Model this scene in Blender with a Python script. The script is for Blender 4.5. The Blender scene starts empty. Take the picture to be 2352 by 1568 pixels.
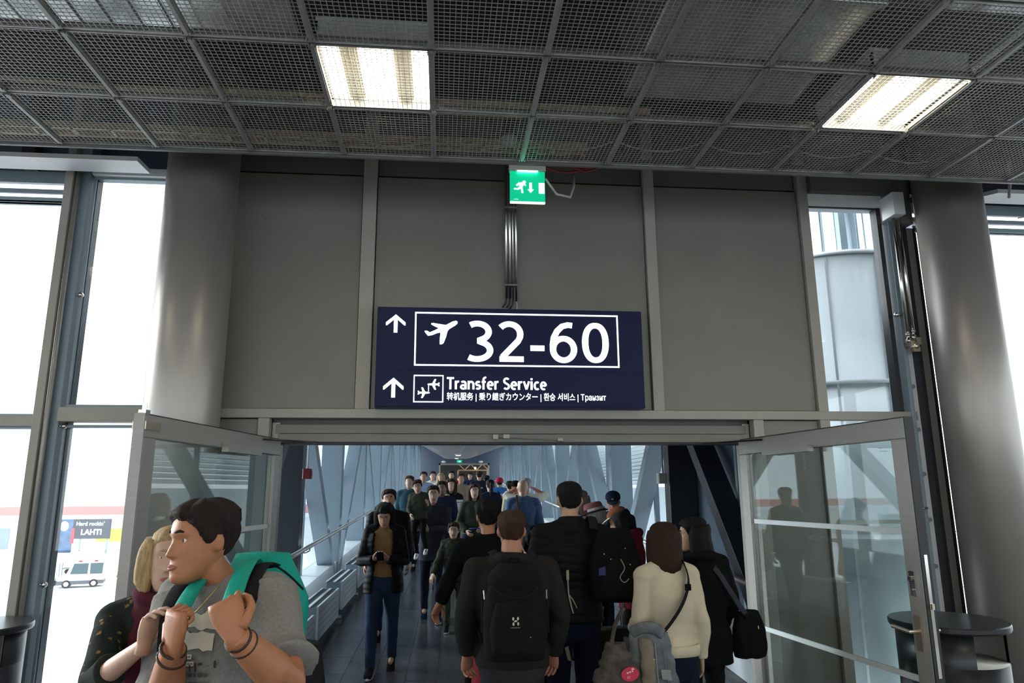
import bpy, bmesh, math, random
import numpy as np
from mathutils import Vector, Matrix, Euler
random.seed(7); rng = np.random.RandomState(7)
PI = math.pi
SC = bpy.context.scene
COL = SC.collection
# ---------------------------------------------------------------- camera
cam = bpy.data.cameras.new('camera'); camo = bpy.data.objects.new('camera', cam); COL.objects.link(camo)
cam.sensor_fit = 'HORIZONTAL'; cam.sensor_width = 36.0; cam.lens = 1621.7 / 2352 * 36.0
cam.clip_start = 0.05; cam.clip_end = 500
_yaw, _pit, _rol = math.radians(5.63), math.radians(12.097), math.radians(-0.361)
_f = Vector((math.sin(_yaw)*math.cos(_pit), math.cos(_yaw)*math.cos(_pit), math.sin(_pit)))
_r = Vector((math.cos(_yaw), -math.sin(_yaw), 0)); _u = _r.cross(_f)
_r2 = _r*math.cos(_rol) + _u*math.sin(_rol); _u2 = _u*math.cos(_rol) - _r*math.sin(_rol)
camo.matrix_world = Matrix(((_r2.x, _u2.x, -_f.x, 0), (_r2.y, _u2.y, -_f.y, 0), (_r2.z, _u2.z, -_f.z, 1.76), (0, 0, 0, 1)))
SC.camera = camo
# ---------------------------------------------------------------- sky, exposure
wd = bpy.data.worlds.new('sky'); SC.world = wd; wd.use_nodes = True
_bg = wd.node_tree.nodes['Background']; _bg.inputs[0].default_value = (0.93, 0.97, 1.0, 1); _bg.inputs[1].default_value = 2.9
_sun = bpy.data.lights.new('hazy_sun', 'SUN'); _sun.energy = 7.0; _sun.angle = math.radians(25); _sun.color = (1.0, 0.985, 0.96)
_so = bpy.data.objects.new('hazy_sun', _sun); COL.objects.link(_so); _so.rotation_euler = Vector((0.85, -0.34, -0.24)).to_track_quat('-Z', 'Y').to_euler()
SC.view_settings.view_transform = 'Standard'; SC.view_settings.look = 'None'
SC.view_settings.exposure = 0.0; SC.view_settings.gamma = 1.0; SC.view_settings.use_curve_mapping = False
SC.cycles.max_bounces = 10; SC.cycles.diffuse_bounces = 5; SC.cycles.glossy_bounces = 5; SC.cycles.transparent_max_bounces = 24
SC.cycles.sample_clamp_indirect = 6.0; SC.cycles.caustics_reflective = False; SC.cycles.caustics_refractive = False
SC.cycles.use_denoising = True
LAMP = 26.0
# ---------------------------------------------------------------- materials
MATS = {}
def srgb(r, g, b):
    f = lambda c: (c/255/12.92 if c <= 10 else ((c/255+0.055)/1.055)**2.4)
    return (f(r), f(g), f(b), 1)
def mat(name, col, rough=0.5, metal=0.0, var=0.06, scale=6.0, bump=0.0, bscale=60.0, emit=None, estr=0.0, stretch=(1, 1, 1), spec=0.5, sheen=0.0):
    if name in MATS: return MATS[name]
    m = bpy.data.materials.new(name); m.use_nodes = True; nt = m.node_tree; N = nt.nodes; L = nt.links
    b = N['Principled BSDF']
    tc = N.new('ShaderNodeTexCoord'); mp = N.new('ShaderNodeMapping'); mp.inputs['Scale'].default_value = stretch
    L.new(tc.outputs['Object'], mp.inputs['Vector'])
    nz = N.new('ShaderNodeTexNoise'); nz.inputs['Scale'].default_value = scale; nz.inputs['Detail'].default_value = 5
    L.new(mp.outputs[0], nz.inputs['Vector'])
    hv = N.new('ShaderNodeMapRange'); hv.inputs['To Min'].default_value = 1-var; hv.inputs['To Max'].default_value = 1+var
    hv.inputs['From Min'].default_value = 0.3; hv.inputs['From Max'].default_value = 0.7
    L.new(nz.outputs['Fac'], hv.inputs['Value'])
    mx = N.new('ShaderNodeVectorMath'); mx.operation = 'SCALE'; mx.inputs[0].default_value = col[:3]
    L.new(hv.outputs[0], mx.inputs['Scale']); L.new(mx.outputs[0], b.inputs['Base Color'])
    b.inputs['Roughness'].default_value = rough; b.inputs['Metallic'].default_value = metal
    b.inputs['Specular IOR Level'].default_value = spec
    if sheen: b.inputs['Sheen Weight'].default_value = sheen
    if bump:
        n2 = N.new('ShaderNodeTexNoise'); n2.inputs['Scale'].default_value = bscale; n2.inputs['Detail'].default_value = 4
        L.new(mp.outputs[0], n2.inputs['Vector'])
        bp = N.new('ShaderNodeBump'); bp.inputs['Strength'].default_value = bump; bp.inputs['Distance'].default_value = 0.01
        L.new(n2.outputs['Fac'], bp.inputs['Height']); L.new(bp.outputs[0], b.inputs['Normal'])
    if emit:
        b.inputs['Emission Color'].default_value = emit; b.inputs['Emission Strength'].default_value = estr
    MATS[name] = m; return m
def glassmat(name, tint=(0.93, 0.97, 0.98, 1), refl=1.0):
    if name in MATS: return MATS[name]
    m = bpy.data.materials.new(name); m.use_nodes = True; nt = m.node_tree; N = nt.nodes; L = nt.links
    for n in list(N):
        if n.type != 'OUTPUT_MATERIAL': N.remove(n)
    out = [n for n in N if n.type == 'OUTPUT_MATERIAL'][0]
    t = N.new('ShaderNodeBsdfTransparent'); t.inputs[0].default_value = tint
    g = N.new('ShaderNodeBsdfGlossy'); g.inputs['Roughness'].default_value = 0.0; g.inputs[0].default_value = (refl, refl, refl, 1)
    lw = N.new('ShaderNodeLayerWeight'); lw.inputs['Blend'].default_value = 0.5
    pw = N.new('ShaderNodeMath'); pw.operation = 'POWER'; pw.inputs[1].default_value = 5.0; L.new(lw.outputs['Facing'], pw.inputs[0])
    fr = N.new('ShaderNodeMath'); fr.operation = 'MULTIPLY_ADD'; fr.inputs[1].default_value = 0.95; fr.inputs[2].default_value = 0.05; L.new(pw.outputs[0], fr.inputs[0])
    ms = N.new('ShaderNodeMixShader'); L.new(fr.outputs[0], ms.inputs[0]); L.new(t.outputs[0], ms.inputs[1]); L.new(g.outputs[0], ms.inputs[2])
    L.new(ms.outputs[0], out.inputs['Surface']); MATS[name] = m; return m
GL = glassmat('clear_glass')
M = dict(
    edge=mat('dark_edge_angle', (0.15, 0.145, 0.14, 1), 0.5, 0.3),
    wall=mat('painted_panel', (0.205, 0.19, 0.165, 1), 0.42, 0, 0.04, 3, 0.05, 300),
    rail=mat('painted_frame', (0.36, 0.33, 0.29, 1), 0.45, 0, 0.04, 4),
    upper=mat('dark_upper_board', (0.11, 0.105, 0.1, 1), 0.6, 0, 0.06),
    col=mat('silver_column_paint', (0.40, 0.365, 0.335, 1), 0.40, 0.5, 0.03, 5, 0.02, 500),
    gal=mat('galvanised_steel', (0.27, 0.265, 0.26, 1), 0.5, 0.4, 0.12, 12),
    wire=mat('galvanised_wire', (0.40, 0.39, 0.37, 1), 0.5, 0.4, 0.1, 12),
    alu=mat('anodised_aluminium', (0.34, 0.32, 0.295, 1), 0.42, 0.35, 0.04, 8, 0, 60, stretch=(1, 1, 6)),
    chrome=mat('polished_steel', (0.62, 0.60, 0.57, 1), 0.18, 1.0, 0.03),
    brass=mat('warm_steel', (0.55, 0.47, 0.36, 1), 0.28, 0.9, 0.04),
    black=mat('black_rubber', (0.012, 0.012, 0.014, 1), 0.5, 0, 0.1),
    dark=mat('dark_plenum', (0.02, 0.02, 0.021, 1), 0.8, 0, 0.2, 3),
    duct=mat('duct_sheet', (0.72, 0.75, 0.76, 1), 0.24, 0.85, 0.10, 4, 0.10, 3),
    ductg=mat('grey_duct_sheet', (0.55, 0.55, 0.54, 1), 0.27, 0.75, 0.08, 4, 0.08, 2),
    tan=mat('tan_cable_tray', (0.62, 0.50, 0.34, 1), 0.6, 0, 0.15, 10),
    cable=mat('grey_cable', (0.5, 0.48, 0.45, 1), 0.6, 0, 0.2, 40),
    red=mat('red_hose', (0.35, 0.03, 0.03, 1), 0.5),
    white=mat('white_paint', (0.78, 0.79, 0.80, 1), 0.4, 0, 0.03),
    offw=mat('soffit_white', (0.86, 0.87, 0.88, 1), 0.45, 0, 0.03),
    navy=mat('navy_sign_face', (0.008, 0.009, 0.034, 1), 0.5, 0, 0.08, 3, emit=(0.10, 0.12, 0.42, 1), estr=0.03, spec=0.15),
    lit=mat('lit_letters', (0.9, 0.9, 0.9, 1), 0.4, 0, 0.0, emit=(0.93, 0.95, 1.0, 1), estr=2.2),
    tube=mat('lamp_diffuser', (0.9, 0.9, 0.85, 1), 0.5, 0, 0.0, emit=(1.0, 0.90, 0.70, 1), estr=LAMP),
    refl=mat('lamp_reflector', (0.75, 0.73, 0.66, 1), 0.3, 0.2, 0.02),
    green=mat('exit_green', (0.0, 0.30, 0.16, 1), 0.35, 0, 0.02, emit=(0.0, 0.62, 0.30, 1), estr=0.75),
    exitw=mat('exit_white', (0.9, 0.9, 0.85, 1), 0.4, 0, 0.0, emit=(1, 0.97, 0.88, 1), estr=0.9),
    exitlamp=mat('exit_lamp', (0.9, 0.9, 0.9, 1), 0.4, 0, 0.0, emit=(0.25, 1.0, 0.75, 1), estr=14.0),
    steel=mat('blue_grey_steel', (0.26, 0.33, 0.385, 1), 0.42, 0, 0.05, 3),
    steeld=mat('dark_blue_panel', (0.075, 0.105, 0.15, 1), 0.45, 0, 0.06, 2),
    steelk=mat('charcoal_and_shaded_steel', (0.022, 0.024, 0.032, 1), 0.45, 0, 0.08, 3),  # also the painted-in shade on the first tunnel members
    tile=mat('dark_floor_tile', (0.085, 0.088, 0.094, 1), 0.22, 0, 0.14, 3),
    tileb=mat('dark_floor_tile_b', (0.105, 0.105, 0.108, 1), 0.26, 0, 0.14, 3),
    grout=mat('floor_joint', (0.13, 0.13, 0.13, 1), 0.6),
    tceil=mat('tunnel_ceiling_panel', (0.60, 0.61, 0.63, 1), 0.35, 0.15, 0.03),
    rad=mat('radiator_white', (0.62, 0.66, 0.70, 1), 0.35, 0, 0.03),
    grille=mat('radiator_grille', (0.10, 0.115, 0.13, 1), 0.5, 0.3, 0.05),
    apron=mat('apron_concrete', (0.72, 0.72, 0.73, 1), 0.8, 0, 0.08, 0.3),
    drum=mat('silver_drum_cladding', (0.50, 0.54, 0.57, 1), 0.34, 0.5, 0.03, 2),
    clad=mat('white_cladding', (0.82, 0.84, 0.85, 1), 0.5, 0, 0.03),
    floorh=mat('hall_floor', (0.11, 0.11, 0.11, 1), 0.3, 0, 0.1, 2),
    binb=mat('bin_black', (0.02, 0.022, 0.026, 1), 0.32, 0.2, 0.08),
    bini=mat('bin_liner_grey', (0.55, 0.52, 0.46, 1), 0.45, 0.2, 0.06, 8),
)
GD = glassmat('door_glass', (0.82, 0.87, 0.86, 1)); GT = glassmat('tunnel_glass', (0.84, 0.90, 0.93, 1))
FROST = mat('frosted_strip', (0.62, 0.66, 0.66, 1), 0.6)
# ---------------------------------------------------------------- mesh helpers
class MB:
    def __init__(s): s.v = []; s.f = []; s.mi = []
    def add(s, vs, fs, mi=0):
        n = len(s.v); s.v += [tuple(v) for v in vs]; s.f += [tuple(n+i for i in f) for f in fs]; s.mi += [mi]*len(fs); return s
    def box(s, x0, x1, y0, y1, z0, z1, mi=0):
        return s.hexa([(x0, y0, z0), (x1, y0, z0), (x1, y1, z0), (x0, y1, z0), (x0, y0, z1), (x1, y0, z1), (x1, y1, z1), (x0, y1, z1)], mi)
    def hexa(s, c, mi=0):
        return s.add(c, [(0, 3, 2, 1), (4, 5, 6, 7), (0, 1, 5, 4), (1, 2, 6, 5), (2, 3, 7, 6), (3, 0, 4, 7)], mi)
    def cbox(s, x0, x1, y0, y1, z0, z1, b=0.01, mi=0):          # box with chamfered vertical edges
        P = [(x0+b, y0), (x1-b, y0), (x1, y0+b), (x1, y1-b), (x1-b, y1), (x0+b, y1), (x0, y1-b), (x0, y0+b)]
        return s.prism(P, z0, z1, mi=mi)
    def prism(s, P, a0, a1, axis='z', mi=0):
        n = len(P)
        if axis == 'z': f = lambda p, a: (p[0], p[1], a)
        elif axis == 'y': f = lambda p, a: (p[0], a, p[1])
        else: f = lambda p, a: (a, p[0], p[1])
        vs = [f(p, a0) for p in P]+[f(p, a1) for p in P]
        fs = [tuple(range(n-1, -1, -1)), tuple(range(n, 2*n))]+[(i, (i+1) % n, n+(i+1) % n, n+i) for i in range(n)]
        return s.add(vs, fs, mi)
    def tube(s, pts, r, n=8, mi=0, flat=1.0, cap=True, up=None):
        pts = [Vector(p) for p in pts]; R = r if hasattr(r, '__len__') else [r]*len(pts)
        rings = []; t0 = None; nrm = None
        for i, p in enumerate(pts):
            t = (pts[min(i+1, len(pts)-1)]-pts[max(i-1, 0)])
            t = t.normalized() if t.length > 1e-9 else Vector((0, 0, 1))
            if nrm is None:
                a = Vector(up) if up else (Vector((0, 0, 1)) if abs(t.z) < 0.9 else Vector((0, 1, 0)))
                nrm = (a-t*a.dot(t)).normalized()
            else:
                nrm = (nrm-t*nrm.dot(t)); nrm = nrm.normalized() if nrm.length > 1e-6 else Vector((1, 0, 0))
            b = t.cross(nrm)
            rx = R[i] if not hasattr(R[i], '__len__') else R[i][0]; ry = rx*flat if not hasattr(R[i], '__len__') else R[i][1]
            rings.append([p+b*(rx*math.cos(2*PI*k/n))+nrm*(ry*math.sin(2*PI*k/n)) for k in range(n)])
        return s.loft(rings, mi, cap)
    def loft(s, rings, mi=0, cap=True, closed=True):
        n = len(rings[0]); base = len(s.v); vs = [v for r in rings for v in r]; fs = []
        for i in range(len(rings)-1):
            for k in range(n if closed else n-1):
                a, b = i*n+k, i*n+(k+1) % n
                fs.append((a, b, b+n, a+n))
        if cap: fs += [tuple(range(n-1, -1, -1)), tuple((len(rings)-1)*n+k for k in range(n))]
        return s.add(vs, fs, mi)
    def lathe(s, prof, c=(0, 0, 0), n=24, mi=0, a0=0.0, a1=2*PI):
        full = abs(a1-a0-2*PI) < 1e-6; m = n if full else n+1
        rings = [[(c[0]+r*math.cos(a0+(a1-a0)*k/n), c[1]+r*math.sin(a0+(a1-a0)*k/n), c[2]+z) for k in range(m)] for r, z in prof]
        return s.loft(rings, mi, cap=full, closed=full)
    def sphere(s, c, r, n=10, mi=0, sc=(1, 1, 1)):
        rings = []
        for i in range(1, n):
            a = PI*i/n; rings.append([(c[0]+r*sc[0]*math.sin(a)*math.cos(2*PI*k/(2*n)), c[1]+r*sc[1]*math.sin(a)*math.sin(2*PI*k/(2*n)), c[2]-r*sc[2]*math.cos(a)) for k in range(2*n)])
        return s.loft(rings, mi, True)
    def mesh(s, name, mats, smooth=False):
        me = bpy.data.meshes.new(name); me.from_pydata(s.v, [], s.f); 
        for m in (mats if isinstance(mats, (list, tuple)) else [mats]): me.materials.append(m)
        if len(me.materials) > 1: me.polygons.foreach_set('material_index', s.mi)
        if smooth: me.polygons.foreach_set('use_smooth', [True]*len(me.polygons))
        me.update(); return me
    def build(s, name, mats, parent=None, smooth=False, bevel=0.0):
        o = bpy.data.objects.new(name, s.mesh(name, mats, smooth)); COL.objects.link(o)
        if parent: o.parent = parent
        if bevel:
            b = o.modifiers.new('b', 'BEVEL'); b.width = bevel; b.segments = 2; b.limit_method = 'ANGLE'
        return o
def empty(name, loc=(0, 0, 0), rz=0.0, **k):
    o = bpy.data.objects.new(name, None); COL.objects.link(o); o.location = loc; o.rotation_euler = (0, 0, rz); o.empty_display_size = 0.1
    return tag(o, **k)
def tag(o, label=None, cat=None, group=None, kind=None):
    if label: o['label'] = label
    if cat: o['category'] = cat
    if group: o['group'] = group
    if kind: o['kind'] = kind
    return o
def inst(name, me, parent=None, loc=(0, 0, 0), rot=(0, 0, 0), sc=None):
    o = bpy.data.objects.new(name, me); COL.objects.link(o); o.location = loc; o.rotation_euler = rot
    if sc: o.scale = sc
    if parent: o.parent = parent
    return o
S = 'structure'
def textmesh(name, body, size, m, parent=None, loc=(0, 0, 0), rot=(PI/2, 0, 0), off=0.0, ext=0.002, align='LEFT', sx=1.0, space=1.0):
    cu = bpy.data.curves.new(name, 'FONT'); cu.body = body; cu.size = size; cu.offset = off; cu.extrude = ext; cu.align_x = align; cu.space_character = space
    t = bpy.data.objects.new(name, cu); COL.objects.link(t)
    dg = bpy.context.evaluated_depsgraph_get(); me = bpy.data.meshes.new_from_object(t.evaluated_get(dg)); bpy.data.objects.remove(t); bpy.data.curves.remove(cu)
    me.materials.clear(); me.materials.append(m)
    return inst(name, me, parent, loc, rot, (sx, 1, 1))
# ================================================================ HALL SHELL
YW = 5.5
fl = MB().box(-9, 9, -7, 5.62, -0.25, 0).build('floor', M['floorh']); tag(fl, 'dark hall floor before the doorway', kind=S)
cs = MB().box(-9, 9, -7, 5.9, 5.0, 5.25).build('ceiling', M['dark']); tag(cs, 'dark slab above the wire mesh ceiling', kind=S)
def glazed(name, label, horiz, c, a0, a1):
    o = empty(name, kind=S, label=label)
    def bx(s0, s1, z0, z1, nm, m, t=0.1):
        (MB().box(s0, s1, c-t, c+t, z0, z1) if horiz else MB().box(c-t, c+t, s0, s1, z0, z1)).build(nm, m, o)
    bx(a0, a1, 0, 0.5, 'sill', M['rail']); bx(a0, a1, 3.9, 5.0, 'bulkhead', M['rail'])
    k = a0
    while k < a1-0.5:
        k2 = min(k+3.0, a1); bx(k, k+0.15, 0.5, 3.9, 'mullion', M['rail']); bx(k+0.15, k2, 0.5, 3.9, 'pane', GL, 0.004); k = k2
glazed('wall_back', 'glazed wall at the rear of the hall', True, -7.1, -9.2, 9.2)
glazed('wall_left', 'glazed side wall of the hall on the left', False, -9.1, -7.0, 5.6); glazed('wall_right', 'glazed side wall of the hall on the right', False, 9.1, -7.0, 5.6)
wf = MB()
wf.box(-1.75, 3.14, 5.56, 5.64, 2.40, 4.98)          # backing board above the door head
wf.box(-1.75, -1.30, 5.56, 5.64, 0, 2.40); wf.box(2.49, 3.14, 5.56, 5.64, 0, 2.40)
wf.box(-1.31, 2.5, 5.62, 5.66, 2.3, 2.42)
wf = wf.build('wall_front', M['black']); tag(wf, 'grey panelled wall above and beside the open doorway', kind=S)
def panel(x0, x1, z0, z1, y=5.515, m='wall'): return MB().box(x0+0.006, x1-0.006, y, y+0.05, z0+0.006, z1-0.006).build('panel', M[m], wf, bevel=0.003)
panel(-1.75, -0.675, 2.395, 4.33); panel(-0.565, 1.675, 2.395, 4.33); panel(1.765, 3.055, 2.395, 4.33)
panel(-1.75, -0.675, 4.34, 4.97, 5.535, 'upper'); panel(-0.565, 1.675, 4.34, 4.97, 5.535, 'upper'); panel(1.765, 3.055, 4.34, 4.97, 5.535, 'upper')
panel(-1.75, -1.385, 0.02, 2.325); panel(2.575, 3.055, 0.02, 2.325)
for x0, x1, z0, z1 in ((-0.675, -0.565, 2.395, 4.97), (1.675, 1.765, 2.395, 4.97), (3.055, 3.14, 0, 4.97)):
    MB().box(x0, x1, 5.48, 5.56, z0, z1).build('mullion', M['rail'], wf, bevel=0.004)
MB().box(-1.75, 3.9, 5.47, 5.56, 2.325, 2.395).build('transom', M['rail'], wf, bevel=0.004)
for x0, x1 in ((-1.385, -1.30), (2.49, 2.575)): MB().box(x0, x1, 5.48, 5.60, 0, 2.325).build('jamb', M['rail'], wf, bevel=0.004)
for i in range(6):
    x, z = (2.535, 2.30) if i < 2 else (-1.335, 2.30); 
rn = random.Random(3)
sm = MB()
for i in range(16): sm.sphere((rn.uniform(-1.5, 3.0), 5.512, rn.uniform(2.5, 4.2)), 0.004, 3)
tag(sm.build('screw_head', M['black'], wf), kind='stuff')
# header box over the doorway
hd = empty('trim_1', kind=S, label='recessed metal door head with two horizontal profiles')
MB().box(-1.30, 2.49, 5.60, 5.68, 2.285, 2.33).build('upper_profile', M['upper'], hd)
MB().box(-1.27, 2.46, 5.565, 5.68, 2.215, 2.285).build('cover_profile', M['wall'], hd, bevel=0.004)
MB().box(-1.25, 2.44, 5.55, 5.68, 2.148, 2.212).build('lower_profile', M['wall'], hd, bevel=0.004)
MB().box(-1.25, 2.44, 5.56, 5.68, 2.132, 2.147).build('seal_strip', M['black'], hd)
ls = MB().box(0.39, 0.43, 5.51, 5.55, 2.17, 2.205); ls.tube([(0.41, 5.53, 2.19), (0.55, 5.5, 2.185), (0.92, 5.52, 2.165)], 0.009, 6); ls.box(0.47, 0.52, 5.5, 5.55, 2.175, 2.205); ls.box(0.90, 0.94, 5.5, 5.55, 2.155, 2.175)
ls.build('stay_arm', M['alu'], hd)
for x0, x1 in ((-1.30, -1.24), (2.43, 2.49)): MB().box(x0, x1, 5.57, 5.72, 0, 2.3).build('door_post', M['alu'], hd, bevel=0.004)
# ================================================================ MESH CEILING
ZC = 4.01; XS = [-0.087+0.605*k for k in range(-9, 12)]; YS = [4.50, 3.893, 3.283, 2.673, 2.063, 1.453]
mc = empty('ceiling', kind=S, label='suspended wire mesh ceiling of square panels in steel rails')
def wires():
    w = MB(); a, b = 0.585, 0.59; r = 0.0016
    nx, ny = 22, 22
    for i in range(nx): x = a*i/(nx-1); w.box(x-r, x+r, 0, b, 0, 2*r)
    for j in range(ny): y = b*j/(ny-1); w.box(0, a, y-r, y+r, 2*r, 4*r)
    return w.mesh('wire_mesh', M['wire'])
WM = wires()
fb = MB(); fb.box(0, 0.585, 0, 0.006, -0.004, 0.016); fb.box(0, 0.585, 0.584, 0.59, -0.004, 0.016); fb.box(0, 0.006, 0, 0.59, -0.004, 0.016); fb.box(0.579, 0.585, 0, 0.59, -0.004, 0.016)
FM = fb.mesh('mesh_panel', M['wire'])
for i in range(len(XS)-1):
    for j in range(len(YS)-1):
        p = inst('mesh_panel', FM, mc, (XS[i]+0.01, YS[j+1]+0.012, ZC+rn.uniform(-0.004, 0.004)), (rn.uniform(-0.004, 0.004), rn.uniform(-0.004, 0.004), 0))
        tag(inst('wire_mesh', WM, p), kind='stuff')
rl = MB(); rl.box(-0.010, 0.010, 0, 0.58, -0.012, 0.03); RLM = rl.mesh('long_rail', M['gal'])
cl = MB()
for dx in (-0.022, 0.016): cl.box(dx, dx+0.006, -0.002, 0.02, -0.016, 0.014)
CLM = cl.mesh('rail_clip', M['gal'])
cr = MB().box(0.014, 0.59, -0.01, 0.01, -0.008, 0.028).mesh('cross_rail', M['gal'])
for i, x in enumerate(XS):
    for j in range(len(YS)-1):
        o = inst('long_rail', RLM, mc, (x, YS[j+1]+0.012, ZC)); 
        inst('rail_clip', CLM, o, (0, 0.0, 0)); inst('rail_clip', CLM, o, (0, 0.555, 0))
    if i < len(XS)-1:
        for j in range(1, len(YS)): inst('cross_rail', cr, mc, (x, YS[j], ZC+0.012))
MB().box(XS[0], XS[-1], 4.50, 4.52, ZC-0.022, ZC+0.05).build('edge_angle', M['edge'], mc)
# plenum: ducts, trays, cables
def thing(name, mb, m, label, cat, group=None, smooth=False, bevel=0): return tag(mb.build(name, m, None, smooth, bevel), label, cat, group)
d = MB(); y = 2.35
x = -4.2
while x < -0.85:
    d.box(x, x+0.115, 2.62, 3.72, 4.30, 4.62); d.box(x+0.115, x+0.16, 2.63, 3.71, 4.312, 4.61); x += 0.16
thing('air_duct', d, M['duct'], 'ribbed shiny steel air duct above the mesh, left of the left lamp', 'duct')
thing('air_duct', MB().box(-0.75, 0.45, 2.0, 3.20, 4.42, 4.75), M['duct'], 'plain shiny steel duct behind the left ceiling lamp', 'duct', bevel=0.02)
d = MB().box(1.12, 2.25, 1.2, 4.02, 4.24, 4.8); d.box(1.10, 2.27, 3.0, 3.05, 4.22, 4.82); d.box(1.10, 2.27, 3.6, 3.64, 4.22, 4.82)
thing('air_duct', d, M['ductg'], 'wide grey sheet duct above the mesh, left of the right lamp', 'duct', bevel=0.012)
d = MB().box(2.32, 3.5, 1.3, 3.2, 4.36, 4.75)
thing('air_duct', d, M['ductg'], 'grey duct behind the right ceiling lamp', 'duct', bevel=0.015)
thing('strip_channel', MB().box(3.05, 3.13, 1.8, 3.9, 4.16, 4.2), M['white'], 'long white channel running back beside the right lamp', 'channel')
def tray(y, z, x0, x1, label):
    t = MB(); t.box(x0, x1, y, y+0.012, z, z+0.05); t.box(x0, x1, y+0.10, y+0.112, z, z+0.05)
    k = x0
    while k < x1: t.box(k, k+0.02, y, y+0.11, z, z+0.008); k += 0.25
    thing('cable_tray', t, M['tan'], label, 'cable tray')
tray(4.03, 4.13, -1.5, 1.3, 'tan cable tray above the mesh, the one nearer the camera'); tray(4.56, 4.15, -4.5, 1.0, 'tan cable tray above the mesh close to its front edge')
thing('pipe', MB().tube([(-3.0, 3.25, 4.16), (-2.62, 3.72, 4.15)], 0.045, 12), M['tan'], 'short pale pipe above the mesh at far left', 'pipe', smooth=True)
thing('pipe', MB().tube([(-4, 3.75, 4.10), (-2.0, 4.0, 4.13), (-0.7, 3.98, 4.13)], 0.014, 8), M['tan'], 'thin tan conduit sagging above the mesh on the left', 'pipe', smooth=True)
cb = MB(); P = []
for k in range(9*6+1):
    t = k/6; xx = -1.9+0.605*t+0.02; s = t-math.floor(t)
    P.append((xx, 4.36+0.05*math.sin(t*0.7), ZC+0.10-0.30*s*(1-s)))
for a in range(0, len(P)-1): pass
cb.tube(P, 0.006, 6)
thing('cable', cb, M['cable'], 'pale cable looping from rail to rail along the mesh edge', 'cable', smooth=True)
hose = [(0.85+0.24*math.cos(a)+0.02*k/10, 4.62+0.10*math.sin(a), 4.06+0.015*math.sin(3*a)) for k, a in enumerate(np.linspace(0.3, 2*PI+1.2, 40))]
thing('hose', MB().tube(hose+[(0.5, 4.5, 4.1)], 0.008, 6), M['red'], 'red cable coiled above the mesh right of the green sign', 'cable', smooth=True)
thing('ceiling_device', MB().sphere((0.42, 4.38, 4.1), 0.06, 8, sc=(1, 1, .7)), M['cable'], 'round pale detector above the mesh left of the green sign', 'detector', smooth=True)
# lamps
def troffer(x, y, label, z=4.06):
    o = empty('ceiling_lamp', (x, y, z), label=label, cat='lamp', group='square ceiling lamps above the mesh')
    MB().box(0, 0.59, 0, 0.6, 0.09, 0.12).box(0, 0.012, 0, 0.6, 0, 0.09).box(0.578, 0.59, 0, 0.6, 0, 0.09).box(0, 0.59, 0, 0.012, 0, 0.09).box(0, 0.59, 0.588, 0.6, 0, 0.09).build('housing', M['white'], o)
    for a, b in ((0.014, 0.105), (0.205, 0.39), (0.49, 0.576)): MB().box(a, b, 0.014, 0.586, 0.045, 0.055).build('diffuser', M['tube'], o)
    for a, b in ((0.107, 0.203), (0.392, 0.488)):
        r = MB().box(a, b, 0.014, 0.586, 0.012, 0.06)
        for k in range(1, 3): r.box(a+(b-a)*k/3-0.003, a+(b-a)*k/3+0.003, 0.014, 0.586, 0.004, 0.012)
        r.build('reflector', M['refl'], o)
    return o
troffer(-0.685, 3.30, 'square ceiling lamp above the mesh, left of the green exit sign')
troffer(2.345, 3.30, 'square ceiling lamp above the mesh near the right column')
troffer(-3.71, 3.30, 'square ceiling lamp at the far left edge above the mesh')
for xx in (-0.685, 2.345, -3.71, 5.37):  # more rows out of view behind the camera, added for light
    for yy, w_ in ((0.2, 'nearest behind'), (-2.9, 'farther behind'), (-5.6, 'farthest behind')): troffer(xx, yy, 'unseen square ceiling lamp, %s of the row of the %s lamp' % (w_, {-0.685: 'left', 2.345: 'right', -3.71: 'far left', 5.37: 'far right'}[xx]))
# exit sign
ex = empty('exit_sign', (0.563, 4.55, 3.72), label='green lit emergency exit sign hanging below the mesh edge', cat='sign')
MB().box(-0.128, 0.128, -0.03, 0.03, 0.232, 0.30).build('housing', M['rail'], ex, bevel=0.006)
MB().box(-0.122, 0.122, -0.012, 0.012, 0.008, 0.232).build('face', M['green'], ex)
MB().box(-0.122, 0.122, -0.013, 0.013, 0.0, 0.008).build('edge_strip', M['exitw'], ex)
MB().box(-0.07, 0.07, -0.028, -0.016, 0.226, 0.232).build('lamp', M['exitlamp'], ex)
MB().box(0.078, 0.118, -0.016, -0.012, 0.07, 0.148).build('door_symbol', M['exitw'], ex)
a = MB(); a.prism([(0.012, 0.148), (0.03, 0.148), (0.03, 0.098), (0.043, 0.098), (0.021, 0.072), (-0.001, 0.098), (0.012, 0.098)], -0.016, -0.012, 'y'); a.build('arrow', M['exitw'], ex)
a = MB(); a.prism([(-0.024+0.012*math.cos(t), 0.150+0.012*math.sin(t)) for t in np.linspace(0, 2*PI, 13)[:-1]], -0.016, -0.012, 'y')
for q in ([(-0.062, 0.142), (-0.045, 0.150), (-0.022, 0.138), (-0.040, 0.106), (-0.058, 0.112)], [(-0.082, 0.128), (-0.062, 0.147), (-0.050, 0.141), (-0.066, 0.127), (-0.074, 0.118)],
          [(-0.030, 0.136), (-0.016, 0.122), (-0.010, 0.128), (-0.024, 0.142)], [(-0.058, 0.116), (-0.044, 0.106), (-0.062, 0.094), (-0.096, 0.094), (-0.096, 0.104), (-0.068, 0.104)],
          [(-0.050, 0.116), (-0.036, 0.112), (-0.030, 0.070), (-0.044, 0.070), (-0.046, 0.096), (-0.056, 0.104)]):
    a.prism(q[::-1], -0.016, -0.012, 'y')
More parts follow.
